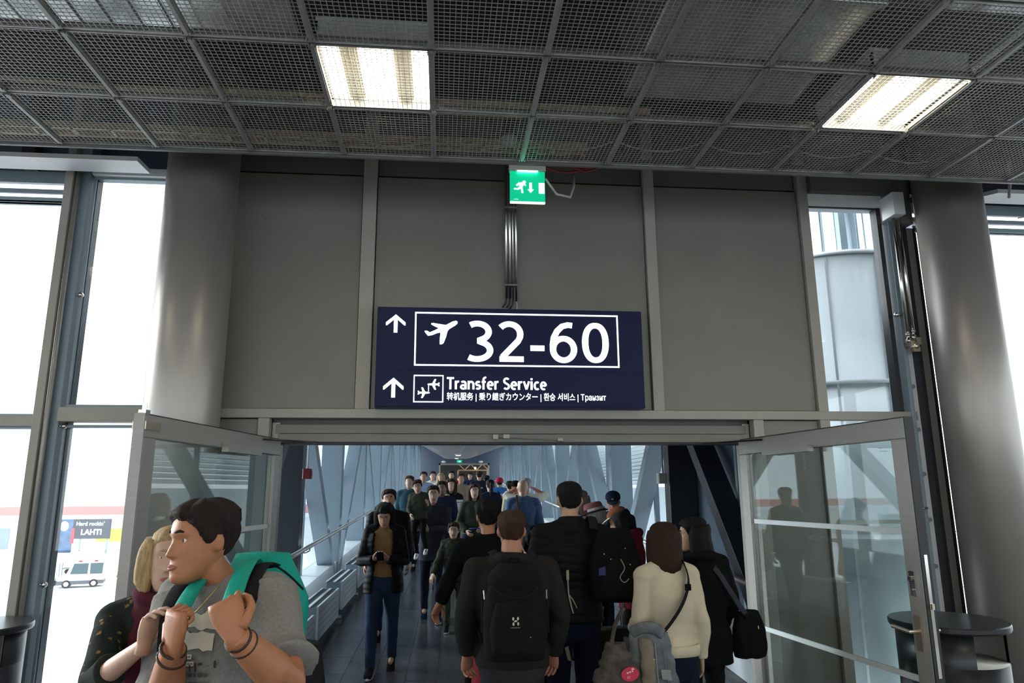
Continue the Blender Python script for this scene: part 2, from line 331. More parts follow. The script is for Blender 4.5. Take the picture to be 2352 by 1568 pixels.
a.build('running_figure', M['exitw'], ex); MB().box(-0.096, -0.066, -0.014, -0.012, 0.022, 0.025).build('small_mark', M['exitw'], ex)
thing('cable', MB().tube([(0.70, 4.6, 3.93), (0.80, 4.75, 3.885), (0.93, 4.9, 3.93), (0.98, 5.0, 4.07), (1.0, 5.1, 4.2)], 0.009, 6), M['cable'], 'white cable drooping to the right of the green sign', 'cable', smooth=True)
# conduits on the wall
for k, (xx, z0, r, lab) in enumerate(((0.497, 3.30, 0.011, 'first'), (0.527, 3.295, 0.011, 'second'), (0.552, 3.285, 0.006, 'third, thinnest'), (0.578, 3.27, 0.009, 'rightmost'))):
    p = MB().tube([(xx, 5.48, z0), (xx, 5.48, 4.1), (xx, 5.47, 4.35), (xx, 5.47, 4.95)], r, 10).build('conduit', M['chrome'], None, True)
    tag(p, 'steel conduit on the wall above the gate sign, %s from the left' % lab, 'conduit', 'steel conduits above the gate sign')
    if k < 3: MB().tube([(xx, 5.48, z0+0.01), (xx-0.004, 5.49, z0-0.04), (xx-0.03, 5.50, z0-0.075)], 0.006, 6).build('cable_end', M['black'], p, True)
    else: MB().tube([(xx, 5.48, z0+0.01), (xx+0.006, 5.48, z0-0.04), (xx-0.002, 5.47, z0-0.095)], 0.005, 6).build('cable_end', M['cable'], p, True)
    for zz in (3.40, 4.07): MB().box(xx-0.012, xx+0.012, 5.465, 5.515, zz, zz+0.012).build('clamp', M['gal'], p)
# ================================================================ GATE SIGN
sg = empty('gate_sign', (-0.53, 5.30, 2.392), label='navy illuminated gate sign reading 32-60 and Transfer Service above the doorway', cat='sign')
SW, SH = 2.075, 0.775          # width and height of the case (front stands proud of the wall)
sg.location = (-0.512, 5.33, 2.395)
k_ = 5.33/5.5
MB().box(0, SW, 0.006, 0.165, 0, SH).build('case', M['navy'], sg, bevel=0.004)
MB().box(0.004, SW-0.004, 0, 0.006, 0.281, SH-0.004).build('upper_face', M['navy'], sg)
MB().box(0.004, SW-0.004, 0, 0.006, 0.004, 0.278).build('lower_face', M['navy'], sg)
def frame(x0, x1, z0, z1, t): return MB().box(x0, x1, -0.004, 0, z0, z0+t).box(x0, x1, -0.004, 0, z1-t, z1).box(x0, x0+t, -0.004, 0, z0+t, z1-t).box(x1-t, x1, -0.004, 0, z0+t, z1-t)
frame(0.288, 1.88, 0.315, 0.735, 0.011).build('number_frame', M['lit'], sg)
frame(0.288, 0.513, 0.035, 0.243, 0.008).build('transfer_frame', M['lit'], sg)
def arrow(x, z, w, h, t):
    P = [(x-t/2, z), (x+t/2, z), (x+t/2, z+h*0.72), (x+w/2-t*0.30, z+h*0.40), (x+w/2, z+h*0.40), (x+w/2, z+h*0.56), (x, z+h), (x-w/2, z+h*0.56), (x-w/2, z+h*0.40), (x-w/2+t*0.30, z+h*0.40), (x-t/2, z+h*0.72)]
    return MB().prism(P, -0.004, 0, 'y').build('arrow', M['lit'], sg)
arrow(0.142, 0.57, 0.148, 0.142, 0.028); arrow(0.138, 0.07, 0.152, 0.15, 0.028)
def poly(P, ox, oz, s, name, rev=False, parent=sg, m='lit', y0=-0.004, y1=0.0):
    Q = [(ox+p[0]*s, oz+p[1]*s) for p in P]
    if sum(Q[i][0]*Q[(i+1) % len(Q)][1]-Q[(i+1) % len(Q)][0]*Q[i][1] for i in range(len(Q))) < 0: Q = Q[::-1]
    return MB().prism(Q, y0, y1, 'y').build(name, M[m], parent)
AP = [(692, 184), (692, 198), (676, 214), (625, 246), (612, 264), (601, 312), (582, 362), (570, 371), (552, 373), (551, 340), (556, 276), (530, 280), (492, 297), (457, 304), (440, 284), (428, 268), (434, 262), (450, 263), (470, 276), (508, 259), (543, 240), (512, 226), (482, 210), (482, 200), (496, 198), (540, 205), (600, 213), (650, 184), (672, 178), (685, 178)]
poly([(x-428, 373-y) for x, y in AP], 0.362, 0.482, 0.0009555, 'aircraft_symbol')
def smallplane(cx, cz, s, flip):
    T = [(0.0, 0.0), (0.02, 0.05), (0.12, 0.06), (0.30, 0.06), (0.46, 0.24), (0.54, 0.24), (0.48, 0.06), (0.62, 0.05), (0.74, 0.02), (0.78, 0.0)]
    T = [(0.78, 0.0), (0.74, -0.035), (0.60, -0.055), (0.48, -0.06), (0.33, -0.34), (0.22, -0.34), (0.31, -0.06), (0.12, -0.05), (0.07, -0.12), (0.0, -0.12), (0.03, 0.0), (0.0, 0.12), (0.07, 0.12), (0.12, 0.05), (0.31, 0.06), (0.22, 0.34), (0.33, 0.34), (0.48, 0.06), (0.60, 0.055), (0.74, 0.035)]
    if flip: T = [(-x, -z) for x, z in T]
    poly(T, cx, cz, s, 'aircraft_symbol')
smallplane(0.32, 0.108, 0.118, False); smallplane(0.484, 0.172, 0.118, True)
dd = MB()
for k in range(6): dd.box(0.398, 0.404, -0.004, 0, 0.118+k*0.009, 0.124+k*0.009)
dd.build('dotted_line', M['lit'], sg)
def arc(cx, cy, rx, ry, a0, a1, n=28, p=2.0):
    o = []
    for t in np.linspace(math.radians(a0), math.radians(a1), n):
        c, s_ = math.cos(t), math.sin(t); o.append((cx+rx*math.copysign(abs(c)**(2/p), c), cy+ry*math.copysign(abs(s_)**(2/p), s_)))
    return o
def ribbon(mb, P, t, y0, closed=False, tv=None):
    # flat stroke of width t (tv: width where the stroke runs horizontally), square ends
    n = len(P); L_, R_ = [], []
    for i in range(n):
        a = P[(i-1) % n] if closed else P[max(i-1, 0)]; b = P[(i+1) % n] if closed else P[min(i+1, n-1)]
        dx, dz = b[0]-a[0], b[1]-a[1]; l = math.hypot(dx, dz) or 1; dx /= l; dz /= l
        w = (t*abs(dz)+(tv or t)*abs(dx))/(abs(dz)+abs(dx))*0.5
        L_.append((P[i][0]-dz*w, P[i][1]+dx*w)); R_.append((P[i][0]+dz*w, P[i][1]-dx*w))
    rings = [[(L_[i][0], y0, L_[i][1]), (R_[i][0], y0, R_[i][1]), (R_[i][0], y0+0.004, R_[i][1]), (L_[i][0], y0+0.004, L_[i][1])] for i in range(n)]
    if closed: rings.append(rings[0])
    mb.loft(rings, cap=not closed)
# glyphs in units of cap height 1; width, strokes
GLY = {
 '3': (0.62, [arc(0.235, 0.735, 0.27, 0.205, 128, -78)+arc(0.225, 0.275, 0.315, 0.215, 78, -128)], 0),
 '2': (0.63, [arc(0.255, 0.69, 0.265, 0.25, 140, 0, 20)+[(0.515, 0.62), (0.47, 0.52), (0.09, 0.115)], [(0.02, 0.068), (0.60, 0.068)]], 0),
 '-': (0.36, [[(0.01, 0.345), (0.35, 0.345)]], 0),
 '6': (0.66, [arc(0.33, 0.325, 0.255, 0.27, 0, 360, 48)[:-1], [(0.55, 0.925), (0.44, 0.94), (0.30, 0.90), (0.18, 0.78), (0.10, 0.62), (0.075, 0.45), (0.075, 0.33)]], 1),
 '0': (0.66, [arc(0.33, 0.5, 0.25, 0.435, 0, 360, 60, 2.25)[:-1]], 1),
 'T': (0.60, [[(0.0, 0.93), (0.60, 0.93)], [(0.30, 0.0), (0.30, 0.95)]], 0),
 'r': (0.36, [[(0.07, 0), (0.07, 0.70)], arc(0.30, 0.42, 0.23, 0.225, 180, 82, 10)], 0),
 'a': (0.54, [arc(0.25, 0.46, 0.19, 0.185, 140, 0, 14)+[(0.44, 0.0)], arc(0.24, 0.20, 0.185, 0.15, 0, 360, 24)[:-1]], 0),
 'n': (0.56, [[(0.07, 0), (0.07, 0.70)], arc(0.27, 0.40, 0.20, 0.235, 180, 0, 16)+[(0.47, 0.0)]], 0),
 's': (0.44, [arc(0.22, 0.49, 0.165, 0.145, 40, 250, 14)+arc(0.21, 0.205, 0.17, 0.15, 75, -140, 16)], 0),
 'f': (0.36, [arc(0.31, 0.83, 0.165, 0.165, 70, 180, 10)+[(0.145, 0.0)], [(0.0, 0.63), (0.33, 0.63)]], 0),
 'e': (0.54, [[(0.07, 0.355), (0.47, 0.355)], arc(0.27, 0.34, 0.205, 0.295, 0, 305, 26)], 0),
 'S': (0.54, [arc(0.27, 0.73, 0.20, 0.205, 35, 255, 18)+arc(0.255, 0.265, 0.215, 0.205, 75, -145, 20)], 0),
 'v': (0.52, [[(0.04, 0.70), (0.26, 0.04)], [(0.26, 0.04), (0.48, 0.70)]], 0),
 'i': (0.20, [[(0.09, 0), (0.09, 0.70)], [(0.09, 0.82), (0.09, 0.97)]], 0),
 'c': (0.46, [arc(0.27, 0.34, 0.205, 0.295, 52, 308, 22)], 0)}
def strokes(text, x, z, h, t, sp, sx=1.0, name='lettering'):
    for ch in text:
        if ch == ' ': x += 0.30*h; continue
        w, st, c = GLY[ch]; mb = MB()
        for i, P in enumerate(st):
            cl_ = ch in '60a' and len(P) > 20 and (ch != 'a' or i == 1)
            ribbon(mb, [(x+p[0]*h*sx, z+p[1]*h) for p in P], t*(1.0 if ch not in '-' else 1.0), -0.004-0.0003*i, cl_, t*0.86)
        mb.build(name, M['lit'], sg); x += (w*sx+sp)*h
    return x
strokes('32-60', 0.692, 0.352, 0.318, 0.050, 0.125, 1.02)
strokes('Transfer Service', 0.538, 0.136, 0.092, 0.0155, 0.085, 0.985)
textmesh('lettering', '转机服务 | 乗り継ぎカウンター | 환승 서비스 | Транзит', 0.064, M['lit'], sg, (0.538, 0.0, 0.058), off=0.0005, sx=0.79)
# ================================================================ COLUMNS
for xx, lab in ((-1.84, 'round silver column left of the doorway'), (4.217, 'round silver column right of the doorway')):
    c = MB().lathe([(0.254, 0), (0.254, 4.98)], (xx, 5.2, 0), 64).build('column', M['col'], None, True); tag(c, lab, kind=S)
    c.name = 'column'
    MB().lathe([(0.262, 0), (0.262, 0.12), (0.256, 0.125)], (xx, 5.2, 0), 64).build('base_collar', M['alu'], c, True)
# ================================================================ FACADE WINDOWS
def window(name, label, x0, x1, z0, z1, fr=0.05, y=5.5, gm=GL, depth=0.07):
    o = empty(name, kind=S, label=label)
    if fr:
        for a, b, c, e, nm in ((x0, x1, z0, z0+fr, 'bottom_rail'), (x0, x1, z1-fr, z1, 'top_rail'), (x0, x0+fr, z0+fr, z1-fr, 'stile'), (x1-fr, x1, z0+fr, z1-fr, 'stile')):
            MB().box(a, b, y, y+depth, c, e).build(nm, M['steel'], o, bevel=0.004)
    MB().box(x0+fr, x1-fr, y+0.03, y+0.038, z0+fr, z1-fr).build('pane', gm, o)
    return o
# left: post assembly, two bays, transoms
n = 1
for xa, xb in ((-7.6, -5.25), (-5.25, -2.93)):
    w = window('window_%d' % n, 'tall bright facade window %s' % ('at the left edge' if n == 2 else 'far left out of view'), xa, xb, 2.33, 4.02, 0.02); n += 1
    for z in (4.04, 4.135):
        pass
    MB().box(xa, xb, 5.50, 5.54, 4.0, 4.045).build('slat', M['steel'], w); MB().box(xa, xb, 5.52, 5.54, 4.085, 4.122).build('slat', M['steel'], w); MB().box(xa, xb, 5.50, 5.54, 4.165, 4.26).build('slat', M['steel'], w)
    window('window_%d' % n, 'lower bright facade window %s' % ('at the left edge' if n == 4 else 'far left out of view'), xa, xb, 0.05, 2.26, 0.02); n += 1
    MB().box(xa, xb, 5.45, 5.60, 2.26, 2.33).build('trim_2', M['rail'])['kind'] = S
window('window_%d' % n, 'upper facade window between the left post and the left column', -2.78, -1.70, 2.40, 4.235, 0.02); n += 1
window('window_%d' % n, 'lower facade window between the left post and the left column', -2.78, -1.70, 0.05, 2.27, 0.02); n += 1
MB().box(-2.80, -1.76, 5.44, 5.60, 2.29, 2.395).build('trim_3', M['rail'], bevel=0.004)['kind'] = S
MB().box(-2.78, -1.95, 5.46, 5.62, 4.235, 4.30).build('trim_3', M['offw'], bevel=0.004)['kind'] = S
po = empty('trim_4', kind=S, label='steel facade post with flanges in the left windows')
MB().box(-2.945, -2.885, 5.40, 5.62, 0, 4.95).build('flange', M['rail'], po, bevel=0.004); MB().box(-2.885, -2.80, 5.47, 5.60, 0, 4.95).build('web', M['steel'], po, bevel=0.004)
MB().tube([(-2.862, 5.43, 0), (-2.862, 5.43, 4.26)], 0.018, 10).build('rod', M['alu'], po, True); MB().box(-2.775, -2.755, 5.52, 5.60, 0, 4.23).build('dark_edge', M['black'], po)
for z in (1.15, 2.26, 3.26): MB().sphere((-2.77, 5.50, z), 0.022, 8).tube([(-2.77, 5.5, z), (-2.83, 5.5, z)], 0.009, 8).build('clamp', M['chrome'], po, True)
so = empty('trim_5', kind=S, label='white soffit panel over the left windows')
MB().prism([(-7.6, 5.12), (-2.30, 5.12), (-2.29, 5.335), (-7.6, 5.335)], 4.20, 4.235).build('soffit_panel', M['offw'], so)
MB().box(-7.6, -1.75, 5.60, 5.66, 4.26, 4.98).build('upper_board', M['steeld'], so)
for k, xx in enumerate((-3.35, -2.98, -6.2)): MB().box(xx, xx+0.10, 5.50, 5.62, 4.30, 4.98).build('bracket', M['steelk'], so)
MB().box(-7.6, -1.75, 5.60, 5.66, 0.0, 0.05).build('trim_6', M['rail'])['kind'] = S
# right: pane between wall and post, then post, then window beyond the column
w = window('window_%d' % n, 'upper glass pane between the panelled wall and the right column', 3.145, 3.83, 2.395, 4.19, 0.0); n += 1
MB().box(3.76, 3.80, 5.49, 5.58, 2.395, 4.19).build('dark_edge', M['black'], w)
MB().box(3.14, 3.82, 5.485, 5.62, 4.19, 4.30).build('head_soffit', M['offw'], w)
MB().box(3.14, 3.9, 5.50, 5.52, 4.18, 4.19).build('head_gasket', M['black'], w)
w = window('window_%d' % n, 'lower glass pane between the panelled wall and the right column', 3.145, 3.83, 0.05, 2.325, 0.0); n += 1
MB().box(3.76, 3.80, 5.49, 5.58, 0.05, 2.325).build('dark_edge', M['black'], w); MB().box(3.14, 3.9, 5.5, 5.6, 0, 0.05).build('bottom_rail', M['rail'], w)
MB().box(3.145, 3.76, 5.52, 5.525, 1.50, 1.53).build('frosted_strip', FROST, w)
MB().box(3.14, 4.1, 5.42, 5.64, 4.30, 4.98).build('trim_7', M['upper'])['kind'] = S
po = empty('trim_8', kind=S, label='perforated steel facade post beside the right column')
MB().box(3.84, 3.875, 5.46, 5.58, 0, 4.2).build('flange', M['steel'], po, bevel=0.003)
web = MB().box(3.875, 3.955, 5.52, 5.56, 0, 4.95)
web.build('web', M['offw'], po)
for k in range(11): MB().tube([(3.915, 5.50, 0.45+0.36*k), (3.915, 5.525, 0.45+0.36*k)], 0.017, 12).build('slot_cover', M['steel'], po)
MB().box(3.955, 3.985, 5.44, 5.58, 0, 4.95).build('flange', M['steelk'], po); MB().box(3.99, 4.06, 5.46, 5.56, 0, 4.0).build('inner_frame', M['alu'], po, bevel=0.004); MB().box(4.065, 4.085, 5.46, 5.56, 0, 4.0).build('dark_edge', M['black'], po)
for k in range(9): MB().sphere((4.075, 5.45, 0.6+0.42*k), 0.008, 6).build('bolt', M['chrome'], po)
MB().box(3.80, 3.90, 5.30, 5.56, 4.06, 4.26).build('top_cap', M['offw'], po); MB().box(3.90, 4.0, 5.36, 5.56, 4.0, 4.95).build('top_block', M['upper'], po); MB().box(4.0, 4.2, 5.45, 5.55, 4.06, 4.10).build('bracket', M['white'], po)
for k, (xx, z0) in enumerate(((3.852, 3.02), (3.898, 3.05))):
    p = MB().tube([(xx, 5.40, z0), (xx, 5.40, 4.10 if k == 0 else 4.2)], 0.017, 10).build('tie_rod', M['chrome'], None, True)
    tag(p, 'vertical steel tie rod beside the right column, %s of the pair' % ('left' if k == 0 else 'right'), 'rod', 'tie rods at the right post')
    MB().lathe([(0.022, 0), (0.022, 0.03), (0.014, 0.035), (0.014, 0.06), (0.022, 0.065), (0.022, 0.08)], (xx, 5.40, z0-0.06), 12).build('clamp', M['chrome'], p, True)
fx = MB().sphere((3.885, 5.38, 2.93), 0.035, 8).box(3.845, 3.875, 5.36, 5.44, 2.93, 2.97).box(3.895, 3.935, 5.36, 5.44, 2.94, 3.0).box(3.86, 3.92, 5.36, 5.40, 2.88, 2.92)
thing('rod_bracket', fx, M['brass'], 'metal fixing at the foot of the two tie rods', 'bracket')
for z in (1.62, 3.21): MB().sphere((3.80, 5.44, z), 0.024, 8).tube([(3.80, 5.44, z), (3.86, 5.44, z)], 0.009, 8).build('glass_clamp', M['chrome'], po, True)
for xa, xb in ((4.1, 6.4), (6.4, 8.9)):
    w = window('window_%d' % n, 'bright facade window %s the right column' % ('beyond' if xa < 5 else 'far to the right of'), xa, xb, 0.05, 4.02, 0.02); n += 1
    for z0, z1 in ((4.0, 4.045), (4.085, 4.122), (4.165, 4.26)): MB().box(xa, xb, 5.51, 5.54, z0, z1).build('slat', M['steel'], w)
so = empty('trim_9', kind=S, label='white soffit panel over the right windows')
MB().prism([(4.62, 5.12), (8.9, 5.12), (8.9, 5.335), (4.42, 5.335)], 4.20, 4.235).build('soffit_panel', M['offw'], so); MB().box(4.1, 8.9, 5.60, 5.66, 4.26, 4.98).build('upper_board', M['steelk'], so)
thing('cable', MB().tube([(4.60, 4.95, 4.4), (4.62, 4.98, 4.25), (4.60, 5.0, 4.1)], 0.012, 6).tube([(4.70, 5.05, 3.95), (4.9, 5.1, 4.0), (5.1, 5.2, 4.12)], 0.006, 6), M['cable'], 'pale cable hanging behind the top of the right column', 'cable', smooth=True)
# ================================================================ DOORS
def leaf(name, label, hx, fx, fy, ht, side):
    # leaf plane from hinge (hx, 5.5) to free edge (fx, fy); local x runs hinge -> free edge
    L = math.hypot(fx-hx, fy-5.5); ang = math.atan2(fy-5.5, fx-hx)
    o = empty(name, (hx, 5.5, 0), ang, kind=S, label=label); t = 0.028
    MB().box(0, L, -t, t, ht-0.115, ht).build('top_rail', M['alu'], o, bevel=0.004); MB().box(0, L, -t, t, 0.02, 0.20).build('bottom_rail', M['alu'], o, bevel=0.004)
    MB().box(0, 0.10, -t, t, 0.20, ht-0.115).build('hinge_stile', M['alu'], o, bevel=0.004); MB().box(L-0.115, L, -t, t, 0.20, ht-0.115).build('lock_stile', M['alu'], o, bevel=0.004)
    MB().box(0.10, L-0.115, -0.004, 0.004, 0.20, ht-0.115).build('pane', GD, o)
    MB().box(L, L+0.008, -t*1.02, t*1.02, 0.02, ht+0.006).build('edge_seal', M['black'] if side > 0 else M['alu'], o); MB().box(0, L, -0.012, 0.012, ht, ht+0.008).build('top_seal', M['black'], o)
    for z in (0.75, 1.52): MB().box(0.10, L-0.115, -0.0055, 0.0055, z, z+0.032).build('frosted_strip', FROST, o)
    return o, L
dl, L = leaf('door_1', 'left glass door leaf swung open towards the camera', -1.235, -1.52, 3.73, 2.16, -1)
MB().box(L-0.13, L+0.004, -0.036, 0.036, 2.085, 2.125).build('corner_fitting', M['brass'], dl); MB().box(L-0.05, L-0.01, -0.02, 0.02, 2.16, 2.185).tube([(L-0.03, 0, 2.18), (L-0.03, 0, 2.22)], 0.012, 8).build('shoot_bolt', M['chrome'], dl)
MB().box(0.45, 0.95, 0.03, 0.075, 2.02, 2.07).build('door_closer', M['alu'], dl); MB().tube([(0.35, 0.03, 2.14), (-0.02, 0.30, 2.14)], 0.008, 6).build('closer_arm', M['chrome'], dl)
dr, L = leaf('door_2', 'right glass door leaf swung open towards the camera', 2.385, 2.60, 3.74, 2.16, 1)
MB().box(0.40, 0.95, -0.075, -0.03, 2.02, 2.06).build('door_closer', M['alu'], dr); MB().tube([(0.35, -0.03, 2.14), (-0.02, -0.34, 2.13)], 0.008, 6).build('closer_arm', M['chrome'], dr)
h = MB(); h.box(L-0.085, L-0.04, -0.04, -0.028, 0.92, 1.10); h.tube([(L-0.062, -0.03, 1.02), (L-0.062, -0.09, 1.02), (L-0.19, -0.092, 1.03)], 0.010, 10); h.box(L-0.085, L-0.04, 0.028, 0.04, 0.92, 1.10); h.tube([(L-0.062, 0.03, 1.02), (L-0.062, 0.09, 1.02), (L-0.19, 0.092, 1.03)], 0.010, 10)
h.build('handle', M['brass'], dr); lk = MB().box(L-0.085, L-0.045, -0.04, -0.028, 1.20, 1.33).tube([(L-0.065, -0.03, 1.29), (L-0.065, -0.055, 1.29)], 0.014, 10).tube([(L-0.065, -0.03, 1.23), (L-0.065, -0.05, 1.23)], 0.008, 10); lk.build('lock', M['chrome'], dr)
MB().box(L+0.002, L+0.010, -0.010, 0.010, 0.80, 1.42).build('strike_plate', M['chrome'], dr); MB().box(L+0.004, L+0.022, -0.008, 0.008, 1.14, 1.17).build('latch', M['brass'], dr)
tx = textmesh('glass_mark', '- - -\n— ——', 0.02, M['black'], dr, (L-0.24, -0.005, 2.0), (PI/2, 0, 0))
# ================================================================ BINS
def bin_(cx, cy, label, open_a):
    o = empty('litter_bin', (cx, cy, 0), label=label, cat='bin', group='round black litter bins'); r = 0.30
    MB().lathe([(r-0.02, 0.0), (r, 0.01), (r, 0.74), (r-0.01, 0.742), (r-0.012, 0.74)], (0, 0, 0), 48).build('body', M['binb'], o, True)
    a0 = open_a+math.radians(36); a1 = open_a-math.radians(36)+2*PI
    MB().lathe([(r, 0.74), (r, 0.93), (r-0.008, 0.93), (r-0.008, 0.74)], (0, 0, 0), 40, a0=a0, a1=a1).build('hood', M['binb'], o, True)
    MB().lathe([(r-0.015, 0.735), (r-0.015, 0.93)], (0, 0, 0), 30, a0=open_a+math.radians(36), a1=open_a+PI*2-math.radians(36)).build('liner', M['bini'], o, True)
    MB().lathe([(r-0.004, 0.742), (r*0.55, 0.735), (0.01, 0.735)], (0, 0, 0), 48).build('shelf', M['bini'], o, True)
    MB().box(-0.05, 0.15, -0.20, -0.01, 0.745, 0.928).build('inner_box', M['black'], o).rotation_euler = (0, 0, open_a)
    MB().lathe([(0.01, 0.93), (r+0.03, 0.93), (r+0.035, 0.94), (r+0.035, 0.962), (r+0.03, 0.97), (0.01, 0.972)], (0, 0, 0), 72).build('lid', M['binb'], o, False)
    return o
bin_(3.16, 4.40, 'round black litter bin behind the right door leaf by the column', math.radians(-66))
bin_(-2.93, 5.02, 'round black litter bin at the left edge by the windows', math.radians(-60))
# ================================================================ TUNNEL (ramped glass bridge)
Y0, SL, DR = 5.8, 0.040, 0.0165
def T(u, v, w): return Vector((u+DR*v, Y0+v, SL*v+w))
def thex(mb, u0, u1, v0, v1, w0, w1, mi=0):
    return mb.hexa([T(u0, v0, w0), T(u1, v0, w0), T(u1, v1, w0), T(u0, v1, w0), T(u0, v0, w1), T(u1, v0, w1), T(u1, v1, w1), T(u0, v1, w1)], mi)
VL = 39.0; UL, UR = -1.86, 2.79
f = MB(); thex(f, UL-0.25, UR+0.25, -0.18, VL+6, -0.2, -0.004); f = f.build('floor', M['grout']); tag(f, 'ramped tunnel floor of dark tiles in staggered rows', kind=S)
tv = [T(0.003, 0.003, 0), T(0.297, 0.003, 0), T(0.297, 0.597, 0), T(0.003, 0.597, 0)]
o0 = T(0, 0, 0); b = MB(); b.hexa([p-o0-Vector((0, 0, 0.01)) for p in tv]+[p-o0 for p in tv])
TA, TB = b.mesh('tile', M['tile']), b.mesh('tile', M['tileb'])
far = MB(); rows = int((UR-UL)/0.3)
for r in range(rows+1):
    for k in range(-1, 26):
        u = UL+0.02+0.3*r; v = 0.6*k+(0.3 if r % 2 else 0)-0.15
        if v < -0.15: continue
        if v < 9.6 and u+0.3 < UR+0.05: inst('tile', TA if rn.random() < 0.6 else TB, f, T(u, v, rn.uniform(-0.0008, 0.0008)))
thex(far, UL, UR, 9.75, VL+6, -0.01, 0.0)
ft = far.build('tile_field', M['tile'], f); ft['kind'] = 'stuff'
POSTL = [0.5+3.3*k for k in range(12)]; POSTR = [0.02]+[3.1+3.3*k for k in range(11)]
HW = 3.1
def sidewall(name, label, ui, sgn, posts, start_low, ngroup):
    o = empty(name, kind=S, label=label)
    ue = ui+sgn*0.36
    for k, v in enumerate(posts):
        p = MB(); near = k == (1 if True else 0)
        m = M['steelk'] if k <= 1 else M['steel']  # first posts take a dark copy of the steel, shade put into colour
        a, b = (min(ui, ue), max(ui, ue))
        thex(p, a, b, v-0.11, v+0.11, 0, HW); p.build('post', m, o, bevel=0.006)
        if k+1 < len(posts):
            v1 = posts[k+1]; low = (k % 2 == 0) == start_low
            za, zb = (0.05, HW-0.1) if low else (HW-0.1, 0.05)
            dgn = MB(); iu, eu = ui+sgn*0.02, ui+sgn*0.27; dv = 0.15
            c = []
            A = [T(iu, v+0.09-dv/2, za), T(eu, v+0.09-dv/2, za), T(eu, v+0.09+dv, za), T(iu, v+0.09+dv, za)]
            B = [T(iu, v1-0.09-dv, zb), T(eu, v1-0.09-dv, zb), T(eu, v1-0.09+dv/2, zb), T(iu, v1-0.09+dv/2, zb)]
            if sgn < 0: A = A[::-1]; B = B[::-1]
            lo, hi = (A, B) if low else (B, A)
            if low: dgn.hexa(lo+hi)
            else: dgn.hexa(lo+hi)
            dgn.build('brace', M['steelk'] if k == 0 else M['steel'], o, bevel=0.004)  # first brace darkened the same way, as painted shade
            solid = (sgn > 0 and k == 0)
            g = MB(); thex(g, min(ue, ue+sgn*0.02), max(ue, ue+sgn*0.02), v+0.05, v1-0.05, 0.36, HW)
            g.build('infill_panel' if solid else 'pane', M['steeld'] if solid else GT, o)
            # slim mullion in the middle of each bay
            mm = MB(); vm = (v+v1)/2; thex(mm, min(ue-sgn*0.07, ue), max(ue-sgn*0.07, ue), vm-0.03, vm+0.03, 0.36, HW); mm.build('mullion', M['steel'], o)
    s = MB(); thex(s, min(ui+sgn*0.02, ue+sgn*0.03), max(ui+sgn*0.02, ue+sgn*0.03), posts[0]-0.2, VL, 0, 0.36); s.build('sill', M['rad'], o)
    t = MB(); thex(t, min(ui-sgn*0.02, ue+sgn*0.03), max(ui-sgn*0.02, ue+sgn*0.03), -0.15, VL, HW, HW+0.2); t.build('top_beam', M['steel'], o)
    return o
wl = sidewall('wall_left', 'left glazed truss wall of the ramped tunnel', UL, -1, POSTL, True, 0)
wr = sidewall('wall_right', 'right glazed truss wall of the ramped tunnel', UR, 1, POSTR, True, 1)
g = MB(); thex(g, UL-0.38, UL-0.02, -0.14, 0.38, 0, HW); g.build('end_panel', M['steeld'], wl)
g = MB(); thex(g, UR+0.03, UR+0.38, -0.13, -0.1, 0, HW); g.build('end_panel', M['steeld'], wr)
# tunnel ceiling: side soffits and hung centre panels
tc = empty('ceiling', kind=S, label='metal panel ceiling along the tunnel')
g = MB(); thex(g, UL-0.3, UR+0.3, -0.18, VL, HW+0.2, HW+0.3); g.build('roof_deck', M['steeld'], tc)
for k in range(26):
    v0 = 0.1+1.5*k; g = MB()
    P = [(-0.62, 2.42), (-0.50, 2.33), (-0.3, 2.30), (0.86, 2.30), (1.06, 2.33), (1.18, 2.42)]
    r0 = [T(u, v0+0.006, w) for u, w in P]; r1 = [T(u, v0+1.494, w) for u, w in P]
    top0 = [T(u, v0+0.006, w+0.03) for u, w in P[::-1]]; top1 = [T(u, v0+1.494, w+0.03) for u, w in P[::-1]]
    g.loft([r0+top0, r1+top1]); g.build('panel', M['tceil'], tc)
g = MB(); thex(g, 0.272, 0.288, 0, VL, 2.294, 2.302); g.build('joint_strip', M['white'], tc)
dl_ = MB().lathe([(0.09, 0.0), (0.10, 0.02), (0.10, 0.05)], (0, 0, 0), 20)
for k, v in enumerate((16.5, 30.0)):
    o = inst('ceiling_light', dl_.mesh('ceiling_light', M['white'], True), None, T(0.22, v, 2.25))
    tag(o, 'small round white light on the tunnel ceiling, the %s one' % ('nearer', 'farther')[k], 'lamp', 'round lights along the tunnel ceiling')
    c = MB().lathe([(0.08, -0.004), (0.01, -0.008)], (0, 0, 0), 20).build('diffuser', mat('warm_lamp', (1, .9, .75, 1), emit=(1, 0.82, 0.58, 1), estr=6.0), o)
# end wall and doorway
ew = empty('wall_end', kind=S, label='far end wall of the tunnel with a dark doorway')
V = VL
for a, b, c, d_ in ((UL-0.3, -0.75, 0, 3.4), (2.20, UR+0.3, 0, 3.4), (-0.75, 2.20, 1.92, 3.4)):
    g = MB(); thex(g, a, b, V, V+0.15, c, d_); g.build('wall_piece', M['steeld'], ew)
for a, b, c, d_ in ((-0.85, -0.75, 0, 2.02), (2.2, 2.3, 0, 2.02), (-0.85, 2.3, 1.92, 2.02)):
    g = MB(); thex(g, a, b, V-0.04, V, c, d_); g.build('door_frame', M['alu'], ew)
g = MB(); thex(g, -3, 5, V+5.8, V+6, -0.2, 3.4); g.build('dark_back', M['dark'], ew)
g = MB(); thex(g, -3, 5, V+0.2, V+6, 3.0, 3.1); g.build('dark_roof', M['dark'], ew)
tr = empty('timber_truss', T(1.3, V+1.5, 0), label='timber coloured truss gantry with added warm glow beyond the far tunnel doorway', cat='truss')
